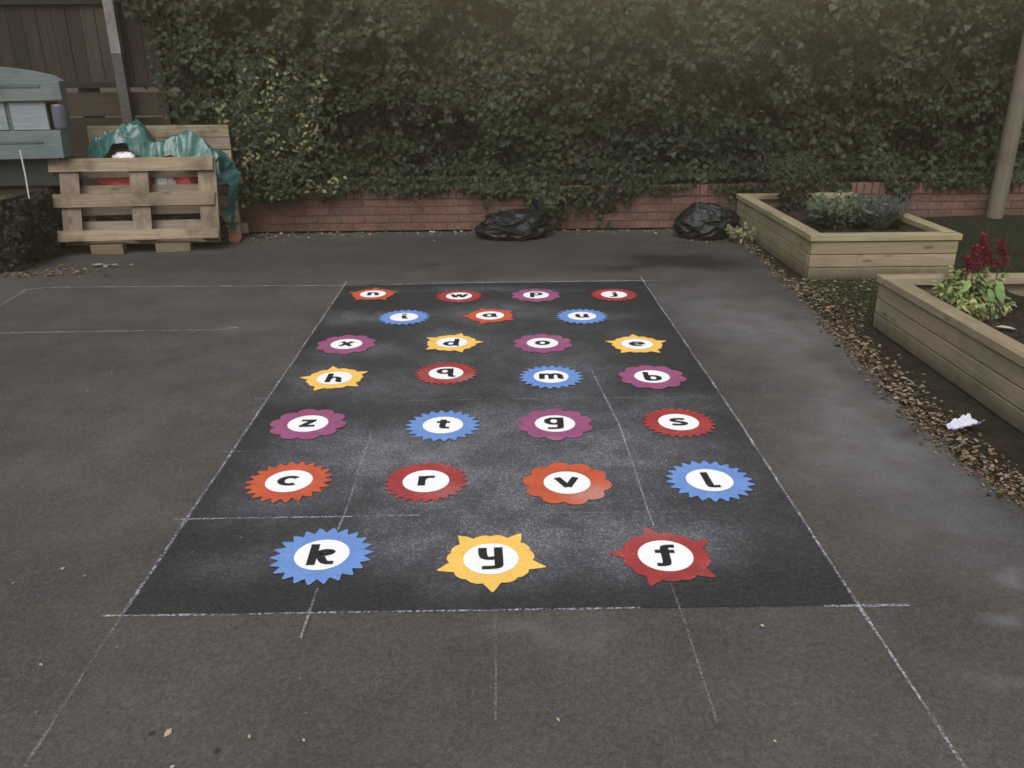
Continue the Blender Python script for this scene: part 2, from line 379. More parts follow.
m.quadpoly(poly, (1, 1, 1)); tag(m.build('playground_asphalt', M_ASPHALT), 'worn grey playground asphalt', None, None, 'structure')

# earth strip and lawn on the right
def lawn_z(x, y):
    h = -.004 + .02 * vnoise((x, y, 3), 2.2, 3) * min(1, max(0, (x - 2.2) * 4))
    t = min(1, max(0, (y - 6.2) / 1.5)); return h + .10 * t * t * min(1, max(0, (x - 3.2) / .5))
m = MB(); NX, NY = 60, 70; idx = {}
for i in range(NX + 1):
    for j in range(NY + 1):
        x = 1.4 + 9 * i / NX; yy = -2 + 9.8 * j / NY
        idx[i, j] = len(m.v); z = lawn_z(x, yy)
        if x < 2.2: z = -.012
        m.v.append((x, yy, z))
for i in range(NX):
    for j in range(NY): m.face((idx[i, j], idx[i + 1, j], idx[i + 1, j + 1], idx[i, j + 1]), (.016, .018, .010) if m.v[idx[i, j]][0] > 2.3 else (.022, .018, .013))
tag(m.build('lawn_soil', M_SOIL, smooth=True), 'dark earth of the lawn beside the asphalt', None, None, 'structure')
m = MB()
def in_planter(x, y):
    return 2.17 < x < 3.30 and (5.80 < y < 7.85 or 2.6 < y < 4.74)
def blade(x, y, z, h, tint):
    a = ru(0, 6.28); d = Vector((math.cos(a), math.sin(a), 0)); p = Vector((x, y, z)); w = d.cross(Vector((0, 0, 1))) * ru(.0015, .003)
    t = p + Vector((0, 0, h)) + d * h * ru(.1, .8)
    m.quadpoly([p - w, p + w, t], tint)
c = 0
while c < 30000:
    x = ru(2.0, 7.0) if rnd() < .72 else ru(2.02, 3.3); yy = ru(2.2, 7.75) if x > 3.3 else ru(4.72, 5.85)
    if in_planter(x, yy) or x < edge_x(yy) + .12: continue
    if x < 2.3 and rnd() < .6: continue
    k = ru(.6, 1.3); blade(x, yy, lawn_z(x, yy) - .004, ru(.015, .05), (.040 * k, .052 * k, .022 * k)); c += 1
tag(m.build('grass', M_LEAF), 'short dark grass of the lawn beside the timber planters', 'grass', None, 'stuff')

# ------------------------------------------------------------------ painted panel
PX0, PY0, PW, PL = -1.125, 2.013, 2.157, 3.816
m = MB(); ring = []
def rag(a, b, n, ax):
    for i in range(n):
        t = i / n; p = [a[0] + (b[0] - a[0]) * t, a[1] + (b[1] - a[1]) * t]
        p[ax] += .006 * vnoise((p[0], p[1], 9), 12, 3) if 0 < i else 0
        ring.append((p[0], p[1], .004))
A, B_, C_, D_ = (PX0, PY0), (PX0 + PW, PY0), (PX0 + PW, PY0 + PL), (PX0, PY0 + PL)
rag(A, B_, 200, 1); rag(B_, C_, 220, 0); rag(C_, D_, 200, 1); rag(D_, A, 220, 0)
m.quadpoly(ring); o = m.build('painted_panel', M_PANEL, origin=(PX0 + PW / 2, PY0 + PL / 2, 0.0))
tag(o, 'large near-black painted rectangle dusted with white overspray on the asphalt', 'floor marking')

# chalk lines
def chalk(px, w, strength, label):
    P = [G(a, b) for a, b in px]; m = MB(); L = 0
    step = []
    for a, b in zip(P, P[1:]):
        n = max(2, int((b - a).length / .05))
        for i in range(n): step.append(a.lerp(b, i / n))
    step.append(P[-1])
    pts = []
    for i, p in enumerate(step):
        d = (step[min(i + 1, len(step) - 1)] - step[max(i - 1, 0)]).normalized(); s = Vector((-d.y, d.x, 0))
        k = w * .74 * (.5 + .26 * vnoise(p, 7, 2)); q = p + s * (.003 * vnoise(p, 3, 3))
        pts.append((q - s * k, q + s * k))
    Z = .0050 + .00012 * len(chalk_made); chalk_made.append(1)
    for i, (a, b) in enumerate(zip(pts, pts[1:])):
        f = [(a[0].x, a[0].y, Z), (b[0].x, b[0].y, Z), (b[1].x, b[1].y, Z), (a[1].x, a[1].y, Z)]
        m.quadpoly(f, uvs=[(i, 0), (i + 1, 0), (i + 1, 1), (i, 1)])
    o = m.build('chalk_line', M_CHALK[strength], origin=(P[0].x, P[0].y, 0)); tag(o, label, 'chalk line', 'chalk setting-out lines on the asphalt')
chalk_made = []
chalk([(347, 282), (236, 447), (122, 616)], .020, 1, 'chalk line down the left side of the dark painted rectangle')
chalk([(122, 616), (75, 690), (25, 768)], .016, 2, 'faint chalk line running from the near left corner of the rectangle to the frame bottom')
chalk([(640, 277), (740, 424), (858, 606), (966, 770)], .017, 0, 'long bright chalk line down the right side of the rectangle and on past it')
chalk([(102, 617.5), (400, 613), (640, 609)], .015, 0, 'bright chalk line along the near edge of the dark painted rectangle')
chalk([(824, 607.5), (909, 606.5)], .022, 0, 'short bright chalk dash crossing the near right corner of the rectangle')
chalk([(20, 291), (50, 288), (345, 286)], .030, 1, 'chalk line reaching left from the far left corner of the rectangle')
chalk([(0, 306), (26, 291)], .035, 2, 'short slanting chalk line at the far left of the playground')
chalk([(345, 286), (500, 283), (672, 281)], .034, 1, 'chalk line along the far edge of the dark painted rectangle')
chalk([(0, 334), (120, 332), (218, 330.5), (238, 328)], .026, 1, 'second far chalk line on the left, ending before the rectangle')
chalk([(174, 520.5), (300, 518.5), (420, 516.5)], .015, 1, 'chalk line crossing the left part of the rectangle above the letter k')
chalk([(215, 453), (275, 452)], .015, 2, 'short chalk tick across the left edge beside the letter c')
chalk([(255, 400), (272, 400)], .018, 1, 'tiny chalk tick across the left edge above the letter z')
chalk([(400, 402), (500, 400), (710, 398)], .016, 2, 'faint chalk line across the rectangle between the letters m and g')
chalk([(540, 515), (620, 514), (690, 513)], .014, 2, 'faint chalk line below the orange letter v')
chalk([(372, 432), (345, 515), (338, 532)], .013, 1, 'thin chalk line on the rectangle above the letter k')
chalk([(317, 590), (301, 640)], .015, 1, 'short chalk line crossing the near edge below the letter k')
chalk([(495, 610), (496, 722)], .014, 2, 'faint vertical chalk line below the yellow letter y')
chalk([(592, 372), (620, 428), (653, 527)], .013, 1, 'thin chalk line on the rectangle between the letters v and l')
chalk([(670, 582), (693, 650), (717, 724)], .011, 2, 'thin chalk line running out below the red letter f')

# ------------------------------------------------------------------ letter markings
def arc(cx, cy, rx, ry, a0, a1, n=22):
    return [(cx + rx * math.cos(R(a0 + (a1 - a0) * i / n)), cy + ry * math.sin(R(a0 + (a1 - a0) * i / n))) for i in range(n + 1)]
def chaikin(p, it=2):
    for _ in range(it):
        q = [p[0]]
        for a, b in zip(p, p[1:]):
            q.append((a[0] * .75 + b[0] * .25, a[1] * .75 + b[1] * .25)); q.append((a[0] * .25 + b[0] * .75, a[1] * .25 + b[1] * .75))
        q.append(p[-1]); p = q
    return p
V, H = .158, .104
LET = {
 'n': [[(-.14, .215), (-.14, -.215)], arc(.0, .03, .14, .14, 180, 0) + chaikin([(.14, -.06), (.145, -.16), (.24, -.17)])],
 'u': [[(-.15, .215), (-.15, -.02)] + arc(-.01, -.03, .14, .14, 180, 360), chaikin([(.14, .215), (.14, 0), (.145, -.16), (.25, -.17)])],
 'a': [arc(-.03, 0, .16, .17, 0, 360, 36), chaikin([(.14, .215), (.14, 0), (.145, -.16), (.25, -.17)])],
 'm': [[(-.26, .215), (-.26, -.215)], arc(-.13, .03, .13, .14, 180, 0) + [(0, -.215)], arc(.13, .03, .13, .14, 180, 0) + chaikin([(.26, -.06), (.265, -.16), (.35, -.17)])],
 'w': [[(-.28, .215), (-.13, -.215)], [(-.15, -.215), (.01, .2)], [(-.01, .2), (.15, -.215)], [(.13, -.215), (.28, .215)]],
 'v': [[(-.2, .215), (.0, -.215)], [(.0, -.215), (.2, .215)]],
 'x': [[(-.17, .215), (.17, -.215)], [(.17, .215), (-.17, -.215)]],
 'z': [[(-.18, .17), (.19, .17)], [(.11, .15), (-.11, -.15)], [(-.19, -.17), (.19, -.17)]],
 'o': [arc(0, 0, .165, .17, 0, 360, 36)],
 'c': [arc(.02, 0, .19, .17, 48, 312, 30)],
 'e': [arc(0, 0, .175, .17, 0, 315, 34), [(-.16, -.005), (.235, -.005)]],
 's': [chaikin([(.16, .13), (.1, .17), (-.02, .18), (-.13, .15), (-.13, .06), (-.04, .015), (.06, -.015), (.14, -.07), (.13, -.15), (.02, -.18), (-.1, -.17), (-.17, -.13)], 3)],
 'r': [[(-.09, .215), (-.09, -.215)], chaikin([(-.09, .03), (-.04, .15), (.05, .17), (.18, .17)])],
 't': [chaikin([(-.01, .31), (-.01, 0), (-.01, -.15), (.05, -.175), (.17, -.17)]), [(-.17, .16), (.16, .16)]],
 'i': [chaikin([(.0, .16), (.0, -.05), (.0, -.15), (.05, -.175), (.15, -.17)]), [(-.0, .36), (.0, .25)]],
 'j': [chaikin([(.04, .17), (.04, -.1), (.04, -.27), (-.03, -.3), (-.17, -.295)]), [(.04, .36), (.04, .25)]],
 'l': [chaikin([(-.05, .345), (-.05, -.1), (-.05, -.28), (.02, -.3), (.16, -.295)])],
 'k': [[(-.16, .345), (-.16, -.345)], chaikin([(-.1, -.02), (-.02, .09), (.08, .115), (.17, .08), (.13, .0), (-.04, -.03)]), chaikin([(-.04, -.03), (.03, -.2), (.09, -.29), (.24, -.295)])],
 'h': [[(-.15, .345), (-.15, -.345)], arc(0, -.1, .14, .14, 180, 0) + chaikin([(.14, -.19), (.145, -.29), (.25, -.3)])],
 'b': [chaikin([(-.16, .345), (-.16, -.1), (-.15, -.3), (.0, -.3)]), arc(.02, -.13, .165, .17, 0, 360, 36)],
 'd': [chaikin([(.14, .345), (.14, -.1), (.145, -.29), (.25, -.3)]), arc(-.03, -.13, .165, .17, 0, 360, 36)],
 'p': [[(-.15, .345), (-.15, -.345)], arc(.02, .13, .165, .17, 0, 360, 36)],
 'q': [arc(-.04, .13, .165, .17, 0, 360, 36), chaikin([(.13, .345), (.13, 0), (.135, -.29), (.27, -.3)])],
 'g': [arc(-.03, .13, .165, .17, 0, 360, 36), chaikin([(.135, .345), (.135, -.1), (.135, -.28), (.02, -.3), (-.18, -.3)])],
 'y': [chaikin([(-.15, .345), (-.15, .1), (-.1, .0), (.03, -.01), (.135, .03)]), chaikin([(.14, .345), (.14, -.1), (.14, -.28), (.03, -.3), (-.17, -.3)])],
 'f': [chaikin([(.2, .3), (.06, .3), (-.0, .26), (-.0, .0), (.0, -.26), (-.05, -.305), (-.19, -.3)]), [(-.18, .12), (.18, .12)]],
}
def stroke(m, pts, D, z):
    """flat-ended pen stroke, heavy on verticals and light on horizontals"""
    q = []
    for p in pts:
        if not q or (p[0] - q[-1][0]) ** 2 + (p[1] - q[-1][1]) ** 2 > 1e-7: q.append(p)
    closed = (q[0][0] - q[-1][0]) ** 2 + (q[0][1] - q[-1][1]) ** 2 < 1e-4 and len(q) > 10
    if closed: q = q[:-1]
    L = []; n = len(q)
    for i in range(n):
        a = q[(i - 1) % n] if (closed or i > 0) else q[i]; b = q[(i + 1) % n] if (closed or i < n - 1) else q[i]
        d1 = (q[i][0] - a[0], q[i][1] - a[1]); d2 = (b[0] - q[i][0], b[1] - q[i][1])
        def un(d):
            l = math.hypot(*d); return (d[0] / l, d[1] / l) if l > 1e-9 else None
        u1, u2 = un(d1), un(d2)
        if u1 is None: u1 = u2
        if u2 is None: u2 = u1
        nx, ny = -(u1[1] + u2[1]), u1[0] + u2[0]; l = math.hypot(nx, ny) or 1; nx /= l; ny /= l
        cs = max(.5, nx * -u1[1] + ny * u1[0])
        L.append(((q[i][0] + nx / cs * V / 2, q[i][1] + ny / cs * H / 2), (q[i][0] - nx / cs * V / 2, q[i][1] - ny / cs * H / 2)))
    rng = range(n) if closed else range(n - 1)
    for i in rng:
        (a, b), (c, d) = L[i], L[(i + 1) % n]
        m.quadpoly([(b[0] * D, b[1] * D, z), (d[0] * D, d[1] * D, z), (c[0] * D, c[1] * D, z), (a[0] * D, a[1] * D, z)])
def outline(kind, rot):
    pts = []
    if kind in ('cog', 'finecog'):
        n = 22 if kind == 'cog' else 25; ro, ri = (.166, .138) if kind == 'cog' else (.163, .141)
        for i in range(n):
            a = R(rot) + 2 * math.pi * i / n; b = a + math.pi / n
            for t, r in ((a - .02, ro - .002), (a + .02, ro - .002), (b - .012, ri), (b + .012, ri)):
                pts.append((math.cos(t) * r, math.sin(t) * r))
    elif kind == 'scallop':
        n = 10
        for i in range(n * 12):
            t = 2 * math.pi * i / (n * 12); r = .143 + .026 * abs(math.sin(n * (t - R(rot)) / 2)) ** .75
            pts.append((math.cos(t) * r, math.sin(t) * r))
    else:
        for i in range(720):
            t = 2 * math.pi * i / 720; u = ((math.degrees(t) - rot + 36) % 72) - 36
            w = abs(u); r = .134 + .008 * abs(math.cos(u / 36 * math.pi * 1.5)) ** .7 * (w > 9)
            if w < 12: r = max(r, .187 - .053 * (w / 12) ** .75 - (.004 if w < 1 else 0))
            pts.append((math.cos(t) * r, math.sin(t) * r))
    w0 = ru(0, 50)
    return [(x * (1 + .018 * vnoise((x, y, w0), 30, 2) + .008 * vnoise((x, y, w0), 160, 2)), y * (1 + .018 * vnoise((x, y, w0 + 9), 30, 2) + .008 * vnoise((x, y, w0), 150, 2))) for x, y in pts]
MARKS = [('n', 373, 294, 'orange', 'spiky', 90), ('w', 459, 296, 'red', 'finecog', 0), ('p', 536, 295, 'purple', 'scallop', 0), ('j', 614, 294.5, 'red', 'finecog', 5),
 ('i', 404, 317, 'blue', 'cog', 0), ('a', 490, 315.5, 'orange', 'spiky', 180), ('u', 582, 316, 'blue', 'cog', 8),
 ('x', 346.5, 344, 'purple', 'scallop', 10), ('d', 452, 342.5, 'yellow', 'spiky', 5), ('o', 542.5, 343, 'purple', 'scallop', 0), ('e', 637, 344, 'yellow', 'spiky', 90),
 ('h', 334.5, 378, 'yellow', 'spiky', 103), ('q', 446, 373, 'red', 'finecog', 0), ('m', 551, 376.5, 'blue', 'cog', 4), ('b', 652, 376.5, 'purple', 'scallop', 5),
 ('z', 308, 423.5, 'purple', 'scallop', 12), ('t', 443, 425, 'blue', 'cog', 0), ('g', 555, 423.5, 'purple', 'scallop', 0), ('s', 678.5, 422, 'red', 'finecog', 3),
 ('c', 289, 481, 'orange', 'cog', 4), ('r', 426, 481, 'red', 'finecog', 0), ('v', 567, 482.5, 'orange', 'scallop', 8), ('l', 709.5, 480, 'blue', 'cog', 0),
 ('k', 322, 554.5, 'blue', 'cog', 2), ('y', 491, 558.5, 'yellow', 'spiky', 270), ('f', 665.5, 555.5, 'red', 'spiky', 103)]
KW = {'cog': 'cog-toothed', 'finecog': 'fine-toothed', 'scallop': 'scallop-edged', 'spiky': 'five-pointed'}
GW = {'cog': 'toothed', 'finecog': 'toothed', 'scallop': 'scalloped', 'spiky': 'spiked'}
ctr = {}
for ch, px, py, colr, kind, rot in MARKS:
    p = G(px, py, .009)
    e = empty('letter_marking', (p.x, p.y, .004), f'{colr} {KW[kind]} marking with white disc and black lowercase letter {ch}', 'floor marking', 'letter markings painted on the dark rectangle', R(ru(-3, 3)))
    m = MB(); m.quadpoly([(x, y, .0042) for x, y in outline(kind, rot)]); m.build('coloured_shape', M_PAINT[colr], e, local=True)
    rd = .0885; m = MB(); m.quadpoly([(math.cos(2 * math.pi * i / 72) * rd, math.sin(2 * math.pi * i / 72) * rd, .0056) for i in range(72)]); m.build('disc', M_PAINT['white'], e, local=True)
    m = MB()
    for k, s in enumerate(LET[ch]): stroke(m, s, rd * 2, .0068 + .0004 * k)
    m.build('letter', M_PAINT['black'], e, local=True)

# ------------------------------------------------------------------ brick wall
WY = 7.86; WX0, WX1 = -2.62, 9.2
wall = empty('brick_wall', ((WX0 + WX1) / 2, WY + .1, 0), 'low weathered red brick wall with soldier-course coping below the ivy', 'wall')
def brick_tint():
    k = ru(.8, 1.15); g = ru(-.012, .012); return ((.130 + g) * k, .072 * k, .055 * k)
m = MB(); z = .0; row = 0
while row < 4:
    x = WX0 + (0 if row % 2 else -.112)
    while x < WX1:
        m.box((x + .1075, WY + .05 + ru(-.002, .002), z + .0335), (.2135, .10, .063), 0, brick_tint(), jit=.0015); x += .2225
    z += .0745; row += 1
m.build('brick_courses', M_BRICK, wall, bevel=.002)
m = MB(); x = WX0
while x < WX1:
    m.box((x + .0335, WY + .092 + ru(-.003, .003), z + .052 + ru(-.003, .003)), (.064, .205, .104), 1, brick_tint(), jit=.002); x += .0735
m.build('coping', M_BRICK, wall, bevel=.004)
m = MB(); m.box(((WX0 + WX1) / 2, WY + .104, .195), (WX1 - WX0 - .01, .196, .388), 0, (.105, .070, .056)); m.build('mortar', M_MORTAR, wall)

# ------------------------------------------------------------------ fence behind
FY = 8.75
fence = empty('timber_fence', (-1, FY, 0), 'dark close-board timber fence behind the ivy and pallets', 'fence')
m = MB(); x = -8.5
while x < 9:
    w = .14; k = ru(.6, 1.05); shade = .62 if x < -4.05 else 1.0  # boards at the far left darkened: shadow put into their tint
    m.box((x + w / 2, FY + ru(-.006, .006), 1.72), (w - .006, .018, .82), 2, (k * shade, k * shade * .95, k * shade * .9)); x += w
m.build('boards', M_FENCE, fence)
m = MB(); x = -8.5
while x < 9:
    k = ru(.7, 1.2); m.box((x + .9, FY, 1.12), (1.78, .03, .22), 0, (k, k * .95, k * .85)); m.box((x + .9, FY + .01, .5), (1.78, .03, .98), 0, (.5, .45, .4)); x += 1.8
m.build('lower_boards', M_FENCE, fence)
m = MB()
for zz in (1.30, 2.05): m.box((0, FY - .03, zz), (17, .035, .05), 0, (.35, .33, .3))
m.build('rail', M_FENCE, fence)
for i in range(7):
    m = MB(); m.box((-5.11 + i * 1.8, FY - .055, 1.1), (.07, .07, 2.2), 2, (.8, .75, .7)); m.build('post', M_FENCE, fence)
m = MB(); prev = None
for i in range(13):
    z = 2.12 * i / 12; k = .22 + .03 * vnoise((1, 0, z), 7) if z > 1.42 else .07 + .035 * vnoise((0, 0, z), 9)
    m.box((-3.68, FY - .10, z + .088), (.095, .08, .1766), 2, (k, k * .94, k * .92), jit=.0)
cp = m.build('concrete_post', M_CONC, origin=(-3.68, FY - .1, 0)); tag(cp, 'pale grey concrete post standing against the dark fence', 'post')

# ------------------------------------------------------------------ ivy hedge
hedge = empty('ivy_hedge', (2, 8.2, .4), 'tall dense wall of dark green ivy growing over the brick wall', 'hedge')
def hedge_y(x, z):
    b = .20 * vnoise((x, z * 1.1, 1.3), .8, 3) + .11 * vnoise((x, z, 7.7), 2.3, 2) + .06 * vnoise((x, z, 3.1), 5, 2)
    return 8.27 - .95 * b - .05 * max(0, z - 1.2)
def left_lim(z): return -2.62 - .52 * min(1, max(0, (z - .5) / 1.0)) + .14 * math.sin(z * 5) - (.4 if z > 2.3 else 0)
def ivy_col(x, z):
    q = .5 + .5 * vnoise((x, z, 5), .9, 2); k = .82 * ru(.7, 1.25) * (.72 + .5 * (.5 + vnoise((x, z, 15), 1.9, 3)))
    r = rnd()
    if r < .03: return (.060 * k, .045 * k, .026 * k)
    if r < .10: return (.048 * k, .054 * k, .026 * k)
    glow = .35 * max(0, min(1, (z - .9) / 1.2)) * max(0, min(1, (x + 2.2) / 3))  # veiling glow toward the upper right is put into the leaf colour
    return ((.024 + .009 * q + .050 * glow) * k, (.033 + .009 * q + .042 * glow) * k, (.0170 + .014 * glow) * k)
m = MB(); cnt = 0; MI = MB(); mid = MB()
def ivy_leaf(mb, x, y, z, size, tint, drop=.7):
    out = Vector((ru(-.75, .75), -1, ru(-.3, .8))); tip = Vector((ru(-.8, .8), ru(-.5, .15), -drop + ru(-.3, .6)))
    mb.leaf((x, y, z), out, tip, size, size * ru(.75, 1.0), tint, ru(.05, .4), 0)
while cnt < 92000:
    x = ru(-3.9, 8.2); z = ru(.30, 2.9)
    if x > 5.2 and rnd() < .5: continue
    if z > 2.25 and rnd() < .6: continue
    if x < left_lim(z) + ru(-.25, .25): continue
    lay = rnd()
    d = vnoise((x, z, 11), 2.6, 3)
    if lay < .62 and d < -.05: continue
    y = hedge_y(x, z) + (ru(-.14, .04) + .10 * max(0, -d) if lay < .62 else ru(.02, .26)) 
    if z < .46 and y > WY - .05: y = WY - .02 - ru(0, .1) if rnd() < .0 else y
    if z < .46:
        continue
    if z < .80: y = max(y, WY + .10 - .35 * max(0, z - .52))
    if z < .52: continue
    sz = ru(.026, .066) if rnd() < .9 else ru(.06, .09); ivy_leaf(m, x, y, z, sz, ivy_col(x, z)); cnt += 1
for i in range(9000):  # unseen upper leaves, added to block sky light over the far ground
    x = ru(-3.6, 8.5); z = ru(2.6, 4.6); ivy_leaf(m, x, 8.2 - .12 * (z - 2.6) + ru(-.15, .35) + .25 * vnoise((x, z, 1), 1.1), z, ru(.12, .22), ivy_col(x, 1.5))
# fringe of leaves spilling over the coping, and trails hanging down the wall face
FR = [(-.25, .05, .10), (-1.6, .12, .16), (-.75, .2, .10), (2.35, .5, .16), (.30, .9, .16), (.55, .38, .34), (.95, .22, .36), (1.15, .15, .22), (1.55, .35, .10), (-1.2, .8, .04), (-2.1, .35, .05), (2.7, .4, .08), (3.75, .16, .22), (4.2, .5, .08), (3.2, .3, .08), (5.5, 1.0, .12)]
for i in range(5200):
    x = ru(-2.5, 6.5)
    hang = max([h * max(0, 1 - ((x - c) / w) ** 2) for c, w, h in FR] + [.0]) + .05 * (vnoise((x, 0, 2), 4, 3)) - .02
    z = .45 - abs(random.gauss(0, .55)) * max(.02, hang) if rnd() < .75 else ru(.44, .60)
    if z < .03: continue
    y = WY - .015 - ru(0, .06) if z < .41 else WY + ru(.07, .24)
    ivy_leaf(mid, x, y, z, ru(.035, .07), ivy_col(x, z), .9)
for i in range(700):
    x = ru(-3.0, 6); z = ru(.5, 2.2)
    if x < left_lim(z) + .2: continue
    kk = ru(.5, 1.1); ivy_leaf(m, x, hedge_y(x, z) - ru(.04, .14), z, ru(.04, .085), (.040 * kk, .056 * kk, .026 * kk), .8)
for i in range(3800):
    x = ru(-2.6, 6.5); e_ = .5 + vnoise((x, 3, 2), 1.6, 3) + .3 * vnoise((x, 3, 9), 6, 2)
    z = .50 - ru(0, .16) * max(0, e_); 
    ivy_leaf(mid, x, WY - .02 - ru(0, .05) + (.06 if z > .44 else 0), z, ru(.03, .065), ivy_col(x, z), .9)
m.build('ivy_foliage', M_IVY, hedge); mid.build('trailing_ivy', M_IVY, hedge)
m = MB()
for i in range(70):
    x = ru(-2.6, 6.2); z = ru(.4, .8); pts = []; 
    for k in range(7):
        pts.append((x, hedge_y(x, z) + .06 + ru(-.05, .06), z)); x += ru(-.18, .18); z += ru(.12, .34)
    m.tube(pts, [.012 - .0013 * k for k in range(7)], 5, (.035, .028, .02), False)
m.build('stems', M_STEM, hedge)
# dark woody thicket inside the hedge (filled masses of small dead leaves)
m = MB()
for i in range(22000):
    x = ru(-3.4, 7); z = ru(.42, 3.0)
    if x < left_lim(z) + .1: continue
    y = 8.32 + ru(0, .2); k = ru(.4, 1)
    m.leaf((x, y, z), (ru(-.4, .4), -1, ru(-.3, .3)), (ru(-1, 1), 0, ru(-1, 1)), ru(.05, .09), ru(.035, .07), (.072 * k, .064 * k, .042 * k), .1, 0)
m.build('inner_foliage', M_DRY, hedge)

# ------------------------------------------------------------------ shrubs and weeds
def stems_leaves(root, base, n, h, spread, mk_leaf, stemtint=(.06, .055, .03), rad=.006, lean=(0, 0), seg=6, per=8):
    ms, ml = MB(), MB()
    for i in range(n):
        a = ru(0, 6.28); s = math.sqrt(rnd()) * spread; hh = h * ru(.65, 1.05); b = Vector(base) + Vector((math.cos(a) * s * .25, math.sin(a) * s * .25, 0))
        top = Vector((base[0] + math.cos(a) * s + lean[0], base[1] + math.sin(a) * s + lean[1], base[2] + hh)); pts = []
        for k in range(seg + 1):
            t = k / seg; p = b.lerp(top, t); p.z = b.z + hh * (t ** .85); p += Vector((ru(-.01, .01), ru(-.01, .01), 0)) * 2 * (k > 0); pts.append(p)
        ms.tube(pts, [rad * (1 - .75 * k / seg) for k in range(seg + 1)], 5, stemtint, False)
        for k in range(1, seg + 1):
            for q in range(per):
                if rnd() < .25: continue
                mk_leaf(ml, pts[k - 1].lerp(pts[k], rnd()), k / seg)
    ms.build('stems', M_STEM, root); ml.build('foliage', M_LEAF, root)
sh = empty('variegated_shrub', (-2.15, 7.78, .38), 'loose shrub with yellow-green leaves in front of the ivy, right of the pallets', 'shrub')
ms, ml = MB(), MB()
for i in range(75):
    b = Vector((-2.15 + ru(-.15, .15), 7.95, .30)); tx = -2.02 + random.gauss(0, .33); tz = ru(.42, 1.55); top = Vector((tx - .1 * (tz - .9), 7.62 + ru(-.12, .2), tz)); pts = []
    for k in range(7):
        t = k / 6; p = b.lerp(top, t); p.y -= .08 * math.sin(t * 3.14); p += Vector((ru(-.02, .02), 0, ru(-.02, .02))); pts.append(p)
    ms.tube(pts, [.007 - .0008 * k for k in range(7)], 5, (.06, .055, .03), False)
    bright = rnd() < .30
    for k in range(2, 7):
        for q in range(12):
            p = pts[k - 1].lerp(pts[k], rnd()) + Vector((random.gauss(0, .03), random.gauss(0, .03), random.gauss(0, .03)))
            g = ru(.7, 1.25)
            ct = (.175 * g, .180 * g, .085 * g) if bright and k >= 4 and rnd() < .75 else (.038 * g, .052 * g, .026 * g)
            ml.leaf(p, (ru(-.8, .8), -1, ru(0, 1)), (ru(-1, 1), ru(-.6, .2), ru(-.7, .9)), ru(.03, .06), ru(.02, .036), ct, .25, 1)
ms.build('stems', M_STEM, sh); ml.build('foliage', M_LEAF, sh)

def cl(base, j=.25):
    k = ru(1 - j, 1 + j); return tuple(c * k for c in base)
wd = empty('weed_clump', (.42, 7.70, 0), 'leafy dark weed growing at the wall foot behind the left bin bag', 'weed')
stems_leaves(wd, (.40, 7.72, 0), 16, .46, .17, lambda mb, p, t: mb.leaf(p + Vector((ru(-.04, .04), ru(-.04, .04), ru(-.03, .03))), (ru(-.8, .8), -1, ru(0, 1)), (ru(-1, 1), ru(-1, .3), ru(-.8, .4)), ru(.04, .08), ru(.025, .05), cl((.15, .17, .10)) if rnd() < .03 else cl((.045, .055, .025)), .2, 1))
ww = empty('wilted_weed', (2.08, 7.15, 0), 'pale wilted weed on the asphalt by the planter corner and the bin bag', 'weed')
stems_leaves(ww, (2.10, 7.15, 0), 12, .15, .15, lambda mb, p, t: mb.leaf(p, (ru(-.8, .8), -1, ru(0, 1)), (ru(-1, 1), ru(-1, .3), ru(-.8, .4)), ru(.03, .065), ru(.018, .035), cl(random.choice([(.22, .20, .10), (.16, .12, .07), (.12, .14, .06), (.26, .22, .13)])), .2, 1), per=5)

